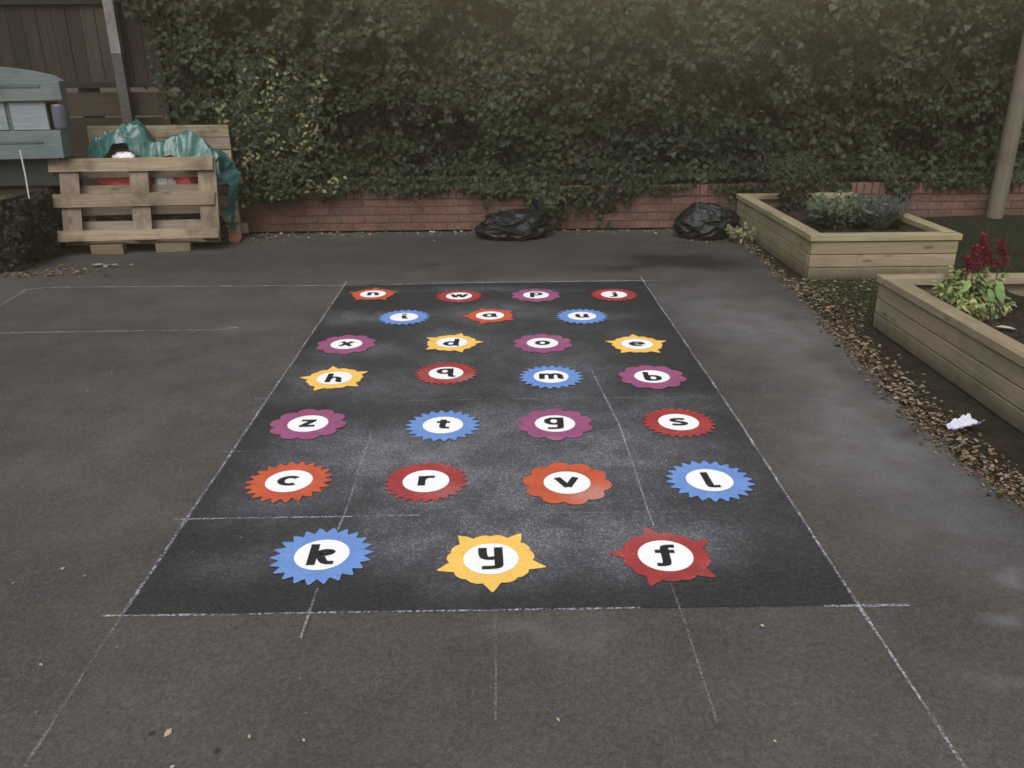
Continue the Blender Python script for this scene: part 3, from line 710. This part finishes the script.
# ------------------------------------------------------------------ timber planters
def planter(x0, x1, y0, y1, h, label):
    e = empty('timber_planter', ((x0 + x1) / 2, (y0 + y1) / 2, 0), label, 'planter', 'timber raised planters beside the asphalt')
    t = .045; rim = .045; bh = (h - rim) / 3
    def tn():
        k = ru(.86, 1.12); return (k, k * ru(.97, 1.02), k * ru(.92, 1.04))
    for side in range(4):
        m = MB()
        for r in range(3):
            zc = bh * (r + .5) - .004
            if side == 0: m.box(((x0 + x1) / 2, y0 + t / 2 + ru(-.001, .001), zc), (x1 - x0 - .006, t, bh - .005), 0, tn())
            if side == 1: m.box(((x0 + x1) / 2, y1 - t / 2, zc), (x1 - x0 - .006, t, bh - .005), 0, tn())
            if side == 2: m.box((x0 + t / 2 + ru(-.001, .001), (y0 + y1) / 2, zc), (t, y1 - y0 - 2 * t - .008, bh - .005), 1, tn())
            if side == 3: m.box((x1 - t / 2, (y0 + y1) / 2, zc), (t, y1 - y0 - 2 * t - .008, bh - .005), 1, tn())
        m.build('side_panel', M_TIMBER, e, bevel=.004)
    rw = .10
    for side in range(4):
        m = MB(); zc = h - rim / 2; o = .012
        if side == 0: m.box(((x0 + x1) / 2, y0 - o + rw / 2, zc), (x1 - x0 + 2 * o, rw, rim), 0, tn())
        if side == 1: m.box(((x0 + x1) / 2, y1 + o - rw / 2, zc), (x1 - x0 + 2 * o, rw, rim), 0, tn())
        if side == 2: m.box((x0 - o + rw / 2, (y0 + y1) / 2, zc + .001), (rw, y1 - y0 + 2 * o - 2 * rw - .005, rim), 1, tn())
        if side == 3: m.box((x1 + o - rw / 2, (y0 + y1) / 2, zc + .001), (rw, y1 - y0 + 2 * o - 2 * rw - .005, rim), 1, tn())
        m.build('rim', M_TIMBER, e, bevel=.005)
    for cx in (x0 + t + .035, x1 - t - .035):
        for cy in (y0 + t + .035, y1 - t - .035):
            m = MB(); m.box((cx, cy, (h - rim) / 2), (.068, .068, h - rim - .004), 2, tn()); m.build('corner_post', M_TIMBER, e, bevel=.004)
    m = MB(); n = 26; idx = {}
    for i in range(n + 1):
        for j in range(n + 1):
            x = x0 + t + .002 + (x1 - x0 - 2 * t - .004) * i / n; yv = y0 + t + .002 + (y1 - y0 - 2 * t - .004) * j / n
            idx[i, j] = len(m.v); m.v.append((x, yv, h - .11 + .045 * vnoise((x, yv, 0), 6, 4)))
    for i in range(n):
        for j in range(n):
            k = ru(.6, 1.3); m.face((idx[i, j], idx[i + 1, j], idx[i + 1, j + 1], idx[i, j + 1]), (.028 * k, .021 * k, .017 * k))
    m.build('soil', M_SOIL, e)
planter(2.204, 3.262, 5.822, 7.80, .325, 'far timber planter with bushy grey-green herbs, against the brick wall')
planter(2.212, 3.27, 2.45, 4.72, .312, 'near timber planter holding the red-flowered plant')

# plants in the far planter
p1 = empty('dark_shrub', (2.62, 7.45, .22), 'dark twiggy shrub at the far left end of the far planter', 'shrub')
stems_leaves(p1, (2.62, 7.45, .22), 34, .46, .24, lambda mb, p, t: mb.leaf(p + Vector((ru(-.05, .05), ru(-.05, .05), ru(-.04, .04))), (ru(-.8, .8), -1, ru(0, 1)), (ru(-1, 1), ru(-1, 1), ru(-.5, .9)), ru(.03, .055), ru(.014, .026), cl((.042, .046, .026)), .2, 1))
p2 = empty('bushy_herb', (2.72, 6.75, .22), 'rounded grey-green bushy herb in the middle of the far planter', 'plant')
stems_leaves(p2, (2.74, 6.72, .22), 55, .21, .34, lambda mb, p, t: mb.leaf(p + Vector((ru(-.04, .04), ru(-.04, .04), ru(-.03, .03))), (ru(-.8, .8), -1, ru(.2, 1)), (ru(-1, 1), ru(-1, 1), ru(-.4, .8)), ru(.03, .06), ru(.016, .032), cl((.075, .096, .056)), .25, 1))
p3 = empty('lavender_plant', (3.0, 6.62, .22), 'fine blue-grey lavender right of the bushy herb in the far planter', 'plant')
stems_leaves(p3, (3.02, 6.62, .22), 85, .22, .24, lambda mb, p, t: mb.leaf(p + Vector((ru(-.015, .015), ru(-.015, .015), 0)), (ru(-.8, .8), -1, ru(0, 1)), (ru(-.6, .6), ru(-.6, .6), 1), ru(.03, .055), ru(.005, .009), cl((.075, .085, .076)), .2, 2), rad=.003)
# red-flowered plant in the near planter
p4 = empty('red_flowered_plant', (2.46, 4.2, .22), 'light green plant with upright crimson flower plumes in the near planter', 'flowering plant')
ms, ml = MB(), MB()
for i in range(70):
    a = ru(0, 6.28); s_ = math.sqrt(rnd()) * .185; hh = ru(.07, .31) * (1 - .9 * s_); b = Vector((2.46 + math.cos(a) * s_ * .3, 4.2 + math.sin(a) * s_ * .3, .2)); t = Vector((2.465 + math.cos(a) * s_, 4.2 + math.sin(a) * s_, .20 + hh)); pts = [b.lerp(t, k / 5) + Vector((ru(-.006, .006), ru(-.006, .006), 0)) for k in range(6)]
    ms.tube(pts, [.005 - .0006 * k for k in range(6)], 5, (.10, .13, .05), False)
    for k in range(1, 6):
        for q in range(6):
            p = pts[k - 1].lerp(pts[k], rnd()); d = Vector((math.cos(a + ru(-2, 2)), math.sin(a + ru(-2, 2)) - .4, ru(-.9, .35)))
            low = p.z < .34
            c = cl((.33, .31, .14), .3) if rnd() < (.5 if low else .2) else cl((.17, .225, .075), .35)
            ml.leaf(p, (d.x * .5, d.y * .5 - .3, 1), d, ru(.03, .06), ru(.014, .03), c, .25, 1)
for (x, yv, z, dx, L) in ((2.40, 4.12, .43, -.5, .08), (2.53, 4.10, .40, .2, .10), (2.55, 4.15, .42, .5, .08), (2.47, 4.06, .40, .1, .08)):
    ml.leaf((x, yv, z), (0, -.8, .6), (dx, -.5, -.6), L, L * .48, cl((.19, .29, .11)), .2, 1)
ms.build('stems', M_STEM, p4); ml.build('foliage', M_LEAF, p4)
for (x, yv, z0, z1, r) in ((2.455, 4.2, .46, .585, .044), (2.495, 4.22, .50, .645, .034), (2.585, 4.2, .47, .61, .046), (2.415, 4.18, .45, .535, .034), (2.55, 4.26, .47, .565, .034)):
    m = MB()
    m.tube([(x, yv, .34), (x, yv, z0)], .004, 5, (.10, .09, .04), False)
    for i in range(260):
        t = rnd(); a = ru(0, 6.28); rr = .85 * r * (1 - t * .75) * (.3 + .7 * rnd()) * (1 + .35 * math.sin(t * 21 + a)); p = Vector((x + math.cos(a) * rr + .012 * math.sin(t * 5), yv + math.sin(a) * rr, z0 + (z1 - z0) * t))
        m.leaf(p, (math.cos(a), math.sin(a), .5), (math.cos(a), math.sin(a), ru(-.3, 1.2)), ru(.010, .022), ru(.007, .013), cl((.19, .018, .036), .45), .2, 1)
    m.build('flower_plume', M_LEAF, p4)
m = MB(); m.box((2.565, 4.10, .262), (.058, .008, .145), 2, (.10, .115, .10), Matrix.Rotation(R(-12), 3, 'X') @ Matrix.Rotation(R(4), 3, 'Y'))
tag(m.build('plant_label', M_PLASTIC, origin=(2.565, 4.10, .22), bevel=.004), 'grey plastic plant label stuck in soil by the red-flowered plant', 'plant label')
m = MB(); m.leaf((2.50, 3.98, .222), (0, 0, 1), (.9, -.35, .05), .10, .05, (.42, .45, .34), .15, 1)
tag(m.build('pale_leaf', M_LEAF, origin=(2.5, 3.98, .22)), 'pale fallen leaf on the soil of the near planter', 'leaf')

# pole
m = MB(); m.tube([(4.60, 7.70, 0), (4.60, 7.70, 1.2), (4.605, 7.70, 2.6), (4.61, 7.7, 4.2)], [.074, .071, .068, .064], 20, (1, 1, 1))
tag(m.build('timber_pole', M_POST, smooth=False, origin=(4.6, 7.7, 0)), 'tall pale round timber pole on the grass by the brick wall', 'pole')

# ------------------------------------------------------------------ bin bags
def mat_bag(name, col, rough=.46):
    n = NT(name); P = n.coord('World'); f = n.noise(P, 16, 4, .6, 1.2); n.base(n.mix(n.mrange(f, .3, .7), col, tuple(c * 1.5 for c in col))); n.rough(rough, .28); n.bump(n.noise(n.mapv(P, (1, 1, 2.2)), 20, 2, .5, 1.8), .16, .012); return n.m
M_BAG = mat_bag('black_plastic', (.006, .006, .007))
def bag(c, size, label, name, mat, seed, knot=None, grp=None, cat='bin bag'):
    bm = bmesh.new(); bmesh.ops.create_icosphere(bm, subdivisions=6, radius=1); sx, sy, sz = size
    kn = Vector(knot).normalized() if knot is not None else None
    for v in bm.verts:
        p = v.co.copy(); s = Vector((seed, seed * 2.1, 0)); rdg = .16 * noise.noise(p * 1.3 + s)
        w = Vector((noise.noise(p * 2 + s), noise.noise(p * 2 - s), noise.noise(p * 2 + s * 3))) * .35
        pw = p + w
        for f, a in ((1.5, .16), (3.1, .05), (7, .008)): rdg += a * (.5 - 1.9 * abs(noise.noise(Vector((pw.x, pw.y, pw.z * 2.2)) * f + s)))
        q = p * (1 + rdg)
        if kn is not None:
            d = (p.normalized() - kn).length; t = max(0, 1 - d / .75) ** 2
            q += kn * t * .42; q *= 1
        q.z = max(q.z, -.55 + .05 * noise.noise(p * 5 + s))
        v.co = Vector((q.x * sx, q.y * sy, (q.z + .55) * sz / 1.5))
    me = bpy.data.meshes.new(name); bm.to_mesh(me); bm.free(); me.materials.append(mat); me.polygons.foreach_set('use_smooth', [True] * len(me.polygons))
    o = bpy.data.objects.new(name, me); COL.objects.link(o); o.location = c; tag(o, label, cat, grp)
    return o
b1 = bag((.10, 7.50, 0), (.315, .22, .225), 'black bin bag with tied ears, left one by the wall', 'bin_bag', M_BAG, 3.3, (.55, 0, .6), 'black bin bags at the wall foot')
m = MB()
for k in range(5):
    a = R(60 + k * 22); p = Vector((.33, 7.50, .235)); d = Vector((math.cos(a) * .6, ru(-.4, .4), 1)).normalized(); w = Vector((.02, ru(-.01, .01), 0))
    m.quadpoly([p - w * .5, p + w * .5, p + d * .1 + w * 1.3, p + d * .13 + w * ru(-.3, .3), p + d * .09 - w * 1.2])
m.build('tied_ears', M_BAG, b1)
bag((1.845, 7.42, 0), (.27, .21, .265), 'rounder black bin bag beside the far planter corner', 'bin_bag', M_BAG, 8.1, (-.25, -.2, .8), 'black bin bags at the wall foot')

# ------------------------------------------------------------------ pallets
def pallet(loc, rz, lean, roll, W, Hh, dz, label, front_boards=True):
    """a pallet stood on its long edge; local x along, y thickness (front at -y), z up"""
    e = empty('wooden_pallet', loc, label, 'pallet', 'wooden pallets stood on edge', 0); e.rotation_euler = (lean, roll, rz)
    def tn():
        k = ru(.72, 1.2); return (k, k * ru(.94, 1.02), k * ru(.86, 1.02))
    bh = .108; zs = [bh / 2, Hh / 2, Hh - bh / 2]
    if front_boards:
        for i, z in enumerate(zs):
            m = MB(); m.box((ru(-.025, .0), -.062, z), (W + ru(-.02, .03), .022, bh if i else bh * .8), 0, tn(), jit=.006); m.build('bearer_board', M_PALLET, e, bevel=.003, local=True)
    xs = [-W / 2 + .11, 0.02, W / 2 - .075]
    for x in xs:
        m = MB(); m.box((x, -.0395, Hh / 2), (.15, .021, Hh - .01), 2, tn(), jit=.003); m.build('stringer_board', M_PALLET, e, bevel=.003, local=True)
        for z in zs:
            m = MB(); m.box((x, .01, z), (.13, .076, .10), 0, tn(), jit=.001); m.build('block', M_PALLET, e, bevel=.003, local=True)
    for z in dz:
        m = MB(); m.box((0, .060, z), (W - .03, .02, .10), 0, tn(), jit=.003); m.build('deck_board', M_PALLET, e, bevel=.003, local=True)
    return e
pallet((-3.045, 7.02, .085), R(7), R(-18), R(.5), 1.29, .69, [.045, .14, .29, .44, .60], 'front wooden pallet stood on edge with three weathered boards across')
pallet((-2.965, 7.55, .03), R(1) + math.pi, R(2), 0, 1.24, .925, [.05, .18, .31, .44, .57, .70, .81, .915], 'back wooden pallet standing upright behind the green sheet')
for k, (x, yv, w, rz, lab) in enumerate(((-3.32, 6.98, .26, 4, 'short timber offcut on the ground under the left half of the front pallet'), (-2.80, 7.06, .28, 8, 'short timber offcut on the ground under the right half of the front pallet'))):
    m = MB(); m.box((x, yv, .04), (w, .11, .075), 0, (.62, .6, .5), Matrix.Rotation(R(rz), 3, 'Z'), jit=.006)
    tag(m.build('timber_offcut', M_PALLET, origin=(x, yv, 0), bevel=.004), lab, 'timber', 'timber offcuts under the pallet')
m = MB(); m.box((-2.42, 7.42, .045), (.15, .10, .075), 0, (.26, .105, .055), Matrix.Rotation(R(20), 3, 'Z') @ Matrix.Rotation(R(25), 3, 'Y'), jit=.006)
tag(m.build('loose_brick', M_BRICK, origin=(-2.42, 7.42, 0), bevel=.005), 'orange-brown loose brick on the ground right of the pallets', 'brick')
# rubbish in the bay
M_RED = mat_bag('red_plastic', (.42, .06, .05), .45); M_WHITE = mat_bag('white_plastic', (.55, .54, .55), .5)
bag((-3.22, 7.33, .36), (.26, .09, .26), 'red plastic sack seen through the left gap of the front pallet', 'rubbish_sack', M_RED, 1.2, None, 'sacks inside the pallet bay', 'sack')
bag((-2.72, 7.36, .36), (.10, .085, .28), 'small red plastic sack seen through the right gap of the front pallet', 'rubbish_sack', M_RED, 6.2, None, 'sacks inside the pallet bay', 'sack')
bag((-2.90, 7.35, .36), (.10, .085, .28), 'white plastic sack between the two red sacks in the pallet bay', 'rubbish_sack', M_WHITE, 4.4, None, 'sacks inside the pallet bay', 'sack')
bag((-3.20, 7.33, .62), (.13, .08, .17), 'white plastic sack poking out under the green sheet at the pallet top', 'rubbish_sack', M_WHITE, 2.4, None, 'sacks inside the pallet bay', 'sack')
bag((-3.0, 7.31, .0), (.55, .10, .36), 'dark sack filling the bottom of the pallet bay', 'rubbish_sack', M_BAG, 5.5, None, 'sacks inside the pallet bay', 'sack')

# green tarpaulin over the bay
def mat_tarp():
    n = NT('green_tarpaulin'); P = n.coord('World'); f = n.noise(P, 14, 4, .6, 1); uv = n.coord('UV')
    ck = n.node('ShaderNodeTexChecker', i_Scale=260.0); n.link(uv, ck.inputs['Vector'])
    c = n.mix(n.mrange(f, .3, .7), (.010, .052, .046), (.026, .115, .100)); c = n.mix(.12, c, ck.outputs[0], 'OVERLAY')
    n.base(c); n.rough(.33, .6); 
    ve = n.node('ShaderNodeTexVoronoi', feature='DISTANCE_TO_EDGE', i_Scale=7.0); n.link(warped(n, P, .06, 6), ve.inputs['Vector'])
    n.bump(n.math('ADD', n.mrange(ve.outputs['Distance'], 0, .5), n.math('MULTIPLY', n.noise(P, 22, 2, .5, 1.0), .6)), .35, .012); return n.m
M_TARP = mat_tarp()
prof = [(-3.52, .80), (-3.46, .90), (-3.36, .945), (-3.24, .965), (-3.12, 1.01), (-3.06, .99), (-2.97, .885), (-2.86, .87), (-2.74, .91), (-2.62, .925), (-2.5, .89), (-2.42, .82), (-2.37, .72), (-2.35, .60), (-2.36, .46), (-2.39, .30), (-2.40, .12)]
def psamp(u):
    t = u * (len(prof) - 1); i = min(int(t), len(prof) - 2); f = t - i
    return prof[i][0] + (prof[i + 1][0] - prof[i][0]) * f, prof[i][1] + (prof[i + 1][1] - prof[i][1]) * f
m = MB(); NU, NV = 170, 52; idx = {}
def ridge(p, f, sd): return 1 - 2.4 * abs(noise.noise(Vector((p[0] * f, p[1] * f, p[2] * f + sd))))
for i in range(NU + 1):
    u = i / NU; x, z = psamp(u); hang = max(0, (u - .70) / .30)
    for j in range(NV + 1):
        v = j / NV; yv = 7.24 + .26 * v
        if hang > 0: yv = 7.24 + .05 * min(1, hang * 3) + .20 * v * (1 - .6 * hang)
        q = (x + .3 * z, yv * .8, z * .7 + x * .4)
        r0, r1, r2 = ridge(q, 3.1, 1.7), ridge(q, 7, 4.2), ridge(q, 15, 8.8)
        zz = z + .050 * r0 + .045 * r1 + .018 * r2 - .03; xx = x + .022 * r1; yv += .02 * r1
        if hang <= 0.02:
            front = max(0, .34 - v) / .34; zz -= front ** 1.4 * (.20 + .05 * math.sin(x * 14)); zz -= .06 * v * v
        else: xx += .045 * r0 * min(1, hang * 2) + .012 * r2 + (v - .75) * .26 * min(1, hang * 2.5) * max(.14, 1 - max(0, hang - .28) * 2.4); zz -= .02
        idx[i, j] = len(m.v); m.v.append((xx, yv, zz))
for i in range(NU):
    for j in range(NV):
        m.face((idx[i, j], idx[i + 1, j], idx[i + 1, j + 1], idx[i, j + 1]), (1, 1, 1), [(i / NU, j / NV * .3), ((i + 1) / NU, j / NV * .3), ((i + 1) / NU, (j + 1) / NV * .3), (i / NU, (j + 1) / NV * .3)])
tag(m.build('green_tarpaulin', M_TARP, origin=(-2.95, 7.3, .8), smooth=False), 'crumpled shiny green tarpaulin draped over the pallet bay', 'tarpaulin')

# ------------------------------------------------------------------ left: dark raised bed, blue-grey play unit
bed = empty('raised_bed', (-4.4, 6.9, 0), 'dark mossy timber raised bed at the left edge', 'raised bed')
BX1, BY0 = -3.80, 6.40
m = MB()
for r in range(4):
    k = ru(.7, 1.2); m.box((BX1 - 1.2, BY0 + .05 + ru(-.004, .004), .068 + r * .134), (2.4, .10, .13), 0, (k, k, k), jit=.004); m.box((BX1 - .05, BY0 + .72, .068 + r * .134), (.10, 1.22, .13), 1, (k, k, k), jit=.004)
m.build('sleepers', M_SLEEPER, bed, bevel=.008)
m = MB(); m.quadpoly([(BX1 - 2.3, BY0 + .1, .50), (BX1 - .1, BY0 + .1, .50), (BX1 - .1, BY0 + 1.3, .54), (BX1 - 2.3, BY0 + 1.3, .54)], (.02, .018, .012)); m.build('soil', M_SOIL, bed)
m = MB()
for i in range(2600):
    x = ru(BX1 - 1.3, BX1 - .01); yv = BY0 + abs(random.gauss(0, .10)); z = .535
    if vnoise((x, yv, 4), 5) < -.1: continue
    a = ru(0, 6.28); m.leaf((x, yv, z), (0, -.3, 1), (math.cos(a), math.sin(a), ru(.1, 1)), ru(.012, .03), ru(.006, .014), cl((.07, .085, .03), .4), .2, 1)
m.build('moss', M_LEAF, bed)
m = MB()
for i in range(5200):
    if rnd() < .55: x, yv = ru(BX1 - 1.2, BX1 + .05), BY0 - ru(0, .09)
    else: x, yv = BX1 + ru(0, .09), BY0 + ru(-.05, 1.1)
    z = ru(0, .54 + .10 * vnoise((x, yv, 1), 3, 2)); x += .06 * vnoise((x, yv, z), 5, 2)
    if vnoise((x, yv, z), 4.5) < -.14: continue
    m.leaf((x, yv, z), (ru(.0, .9), ru(-1, -.2), ru(0, .7)), (ru(-1, 1), ru(-.6, .2), ru(-1, .2)), ru(.025, .055), ru(.018, .04), cl((.011, .012, .007), .4), .25, 0)
m.build('overgrowth', M_LEAF, bed)
# blue-grey painted unit
UX1, UY = -3.50, 7.05
un = empty('play_unit', (-4.2, UY + .3, .54), 'weathered blue-grey painted wooden unit with curved top board and two pale panels', 'play unit')
def slab(profile, y0, y1, tint):
    m = MB(); n = len(profile); f = [(x, y0, z) for x, z in profile]; b = [(x, y1, z) for x, z in profile]
    m.quadpoly(f, tint, [(x, z) for x, z in profile]); m.quadpoly(b[::-1], tint, [(x, z) for x, z in profile[::-1]])
    for i in range(n):
        j = (i + 1) % n; m.quadpoly([f[j], f[i], b[i], b[j]], tint, [(f[j][0], 0), (f[i][0], 0), (b[i][0], .2), (b[j][0], .2)])
    return m
top = [(UX1 + .02 - 1.35, 1.21), (UX1 - .005, 1.23), (UX1 - .005, 1.37)] + [(UX1 - .01 - 1.33 * t, 1.37 + .115 * math.sin(math.pi * (.06 + .94 * t)) ** .9) for t in [i / 20 for i in range(1, 21)]]
o = slab(top, UY, UY + .10, (.95, 1.0, .98)).build('top_board', M_BLUEWOOD, un, bevel=.006)
o = slab([(UX1 - 1.33, 1.325), (UX1 - .16, 1.325), (UX1 - .16, 1.350), (UX1 - 1.33, 1.345)], UY - .006, UY + .02, (.62, .72, .7)).build('groove_strip', M_BLUEWOOD, un)
low = [(UX1 - 1.4, .765), (UX1 - .055, .785), (UX1 - .045, .995), (UX1 - 1.4, .985)]
slab(low, UY - .05, UY + .08, (.92, 1.0, 1.02)).build('lower_board', M_BLUEWOOD, un, bevel=.006)
slab([(UX1 - 1.35, .895), (UX1 - .2, .90), (UX1 - .2, .915), (UX1 - 1.35, .91)], UY - .056, UY, (.55, .62, .63)).build('groove_strip', M_BLUEWOOD, un)
for k in range(3):
    x1 = UX1 - .165 - k * .33; m = MB(); m.box((x1 - .145, UY + .045, 1.105), (.29, .03, .215), 0, (1.5, 1.5, 1.6)); m.build('pale_panel', M_BLUEWOOD, un, bevel=.004)
    m = MB(); m.box((x1 - .310, UY + .06, 1.105), (.036, .04, .225), 2, (.6, .65, .68)); m.build('divider', M_BLUEWOOD, un)
m = MB(); m.box((UX1 - .73, UY + .16, 1.10), (1.15, .1, .22), 0, (.3, .3, .3)); m.build('back_board', M_BLUEWOOD, un)
m = MB()
for x in (UX1 - .12, UX1 - 1.25): m.box((x, UY + .1, .65), (.09, .12, .24), 2, (.22, .24, .25))
m.build('leg', M_BLUEWOOD, un)
m = MB(); m.box((UX1 - .72, UY + .05, .66), (1.2, .03, .21), 0, (.20, .21, .21)); m.build('base_panel', M_BLUEWOOD, un)
m = MB(); m.tube([(UX1 - .075, UY + .06, 1.003), (UX1 - .075, UY + .06, 1.02), (UX1 - .07, UY + .06, 1.11), (UX1 - .07, UY + .06, 1.18), (UX1 - .07, UY + .06, 1.195)], [.05, .058, .062, .06, .05], 18, (.085, .085, .115))
tag(m.build('round_tin', M_PLASTIC, origin=(UX1 - .07, UY + .06, 1.0), smooth=False), 'dull purple-grey round tin standing on the blue-grey unit', 'tin')
m = MB(); a, b = Vector((-3.64, 6.52, .53)), Vector((-3.82, 6.86, .86)); m.tube([a, a.lerp(b, .5) + Vector((.004, 0, 0)), b], .006, 7, (.30, .29, .27))
tag(m.build('garden_cane', M_CONC, origin=a), 'pale thin cane leaning against the blue-grey unit', 'cane')
# dark evergreen behind the fence, top left
tr = empty('evergreen_tree', (-4.6, 9.9, 0), 'dark evergreen tree rising behind the fence at the top left', 'tree')
m = MB(); m.tube([(-4.6, 9.9, 0), (-4.6, 9.9, 1.5), (-4.5, 9.9, 3.5)], [.13, .11, .05], 10, (.03, .024, .02)); m.build('trunk', M_STEM, tr)
m = MB()
for i in range(7000):
    a = ru(0, 6.28); r = rnd() ** .5; z = ru(1.3, 4.6); rr = 1.5 * math.sqrt(max(.02, 1 - ((z - 2.9) / 1.8) ** 2)) * r
    x, yv = -4.4 + math.cos(a) * rr * 1.7, 9.9 + math.sin(a) * rr * .55
    if vnoise((x, yv, z), 1.7) < -.2: continue
    m.leaf((x, yv, z), (ru(-1, 1), ru(-1, .2), ru(-.2, 1)), (ru(-1, 1), ru(-1, 1), ru(-1, .5)), ru(.08, .14), ru(.05, .09), cl((.036, .034, .02), .4), .2, 1)
m.build('crown', M_LEAF, tr)

# ------------------------------------------------------------------ fallen leaves, litter and bits
def litter(mb, x, y, z, s, c):
    a = ru(0, 6.28); mb.leaf((x, y, z), (ru(-.5, .5), ru(-.6, .4), 1), (math.cos(a), math.sin(a), ru(-.15, .3)), s, s * ru(.4, .65), c, ru(-.2, .5), 1)
BR = [(.18, .115, .062), (.12, .075, .042), (.07, .05, .035), (.20, .155, .10), (.21, .18, .13), (.05, .038, .03), (.045, .033, .026)]
m = MB(); c = 0
while c < 4300:
    yv = ru(2.3, 7.6); ex = edge_x(yv); w = 2.19 - ex if not 4.75 < yv < 5.8 else .62
    t = rnd() ** 1.5; x = ex - .02 + random.gauss(0, .03) + w * .52 * t
    if yv > 5.8 and rnd() < .45: continue
    if 4.75 < yv < 5.8 and x > 2.35 and rnd() < .45: continue
    z = -.008 + rnd() * .022 if x > ex else .006 + rnd() * .006
    litter(m, x, yv, z, ru(.008, .024) if rnd() < .9 else ru(.025, .045), cl(random.choice(BR), .45)); c += 1
for i in range(700):
    x = ru(2.1, 3.3); yv = ru(4.74, 5.82); litter(m, x, yv, lawn_z(x, yv) + .02 * rnd() + .008, ru(.012, .036), cl(random.choice(BR[:5]), .4))
for i in range(380):
    yv = ru(2.3, 5.8); ex = edge_x(yv); litter(m, ex + abs(random.gauss(.06, .07)), yv, .014 + .008 * rnd(), ru(.010, .030), cl(random.choice([(.24, .18, .12), (.27, .22, .155), (.19, .135, .085)]), .3))
tag(m.build('leaf_litter', M_DRY), 'brown fallen leaves along the asphalt edge by the planters', 'leaf litter', None, 'stuff')
m = MB()
for i in range(420):
    x = ru(-2.3, 2.0); yv = 7.79 - abs(random.gauss(0, .13)); litter(m, x, yv, .006, ru(.012, .032), cl(random.choice(BR) if rnd() < .6 else (.40, .38, .33), .3))
for i in range(230):
    x = random.gauss(-3.55, .3); yv = 6.15 + abs(random.gauss(0, .2)); 
    if yv > BY0 - .02 and x < BX1: continue
    litter(m, x, yv, .006, ru(.015, .05), cl(random.choice(BR), .3))
for i in range(70):
    litter(m, random.gauss(-2.25, .18), random.gauss(7.55, .08), .006, ru(.02, .05), cl(random.choice(BR), .3))
for i in range(40): litter(m, random.gauss(1.85, .12), random.gauss(7.2, .06), .006, ru(.02, .06), cl(random.choice(BR), .3))
tag(m.build('scattered_leaves', M_DRY), 'small dry leaves and petals scattered at the wall foot and by the pallets', 'fallen leaves', None, 'stuff')
m = MB()
for i in range(150):
    x = ru(-2.6, 1.9); yv = ru(1.2, 6.8)
    if PX0 < x < PX0 + PW and PY0 < yv < PY0 + PL and rnd() < .8: continue
    litter(m, x, yv, .008, ru(.006, .013), cl(random.choice([(.30, .24, .15), (.26, .22, .17), (.38, .34, .28)]), .3))
for px, py, s in ((172, 731, .024), (62, 572, .022), (40, 666, .018), (83, 578, .012), (250, 741, .014), (305, 744, .012)):
    p = G(px, py); litter(m, p.x, p.y, .008, s, (.36, .31, .20))
tag(m.build('grit_crumbs', M_DRY), 'tiny pale crumbs and dry bits strewn over the asphalt', 'grit', None, 'stuff')
# pale torn scrap near the pallet
m = MB(); p = G(104, 267)
for i in range(12): litter(m, p.x + ru(-.1, .1), p.y + ru(-.006, .012), .010 + rnd() * .008, ru(.03, .075), cl((.22, .27, .19), .3))
m.tube([(p.x - .1, p.y, .012), (p.x, p.y + .01, .018), (p.x + .11, p.y - .01, .014)], .005, 5, (.12, .13, .09))
tag(m.build('leaf_sprig', M_LEAF, origin=p), 'pale grey-green torn sprig lying on the asphalt before the front pallet', 'sprig')
# paper scrap
p = G(962, 430); m = MB(); N = 10; idx = {}
for i in range(N + 1):
    for j in range(N + 1):
        u, v = i / N - .5, j / N - .5; wv = .5 + .5 * (i / N) ** .7
        x = u * .135; yv = v * .085 * wv; zz = .012 + .030 * abs(noise.noise(Vector((u * 5, v * 5, 2)))) + .008 * noise.noise(Vector((u * 14, v * 14, 5))) + .018 * (abs(v) * 2) ** 2 * (.4 + i / N) + .012 * (i / N)
        q = Matrix.Rotation(R(14), 2) @ Vector((x, yv)); idx[i, j] = len(m.v); m.v.append((p.x + q.x, p.y + q.y, zz))
for i in range(N):
    for j in range(N): m.face((idx[i, j], idx[i + 1, j], idx[i + 1, j + 1], idx[i, j + 1]), (.56, .56, .65) if (i * 3 + j) % 7 else (.50, .50, .60))
M_PAPER = mat_tint('paper', .8, .2, 30, .08, .1)
tag(m.build('paper_scrap', M_PAPER, origin=p), 'crumpled white paper scrap at the asphalt edge by the leaf litter', 'paper')
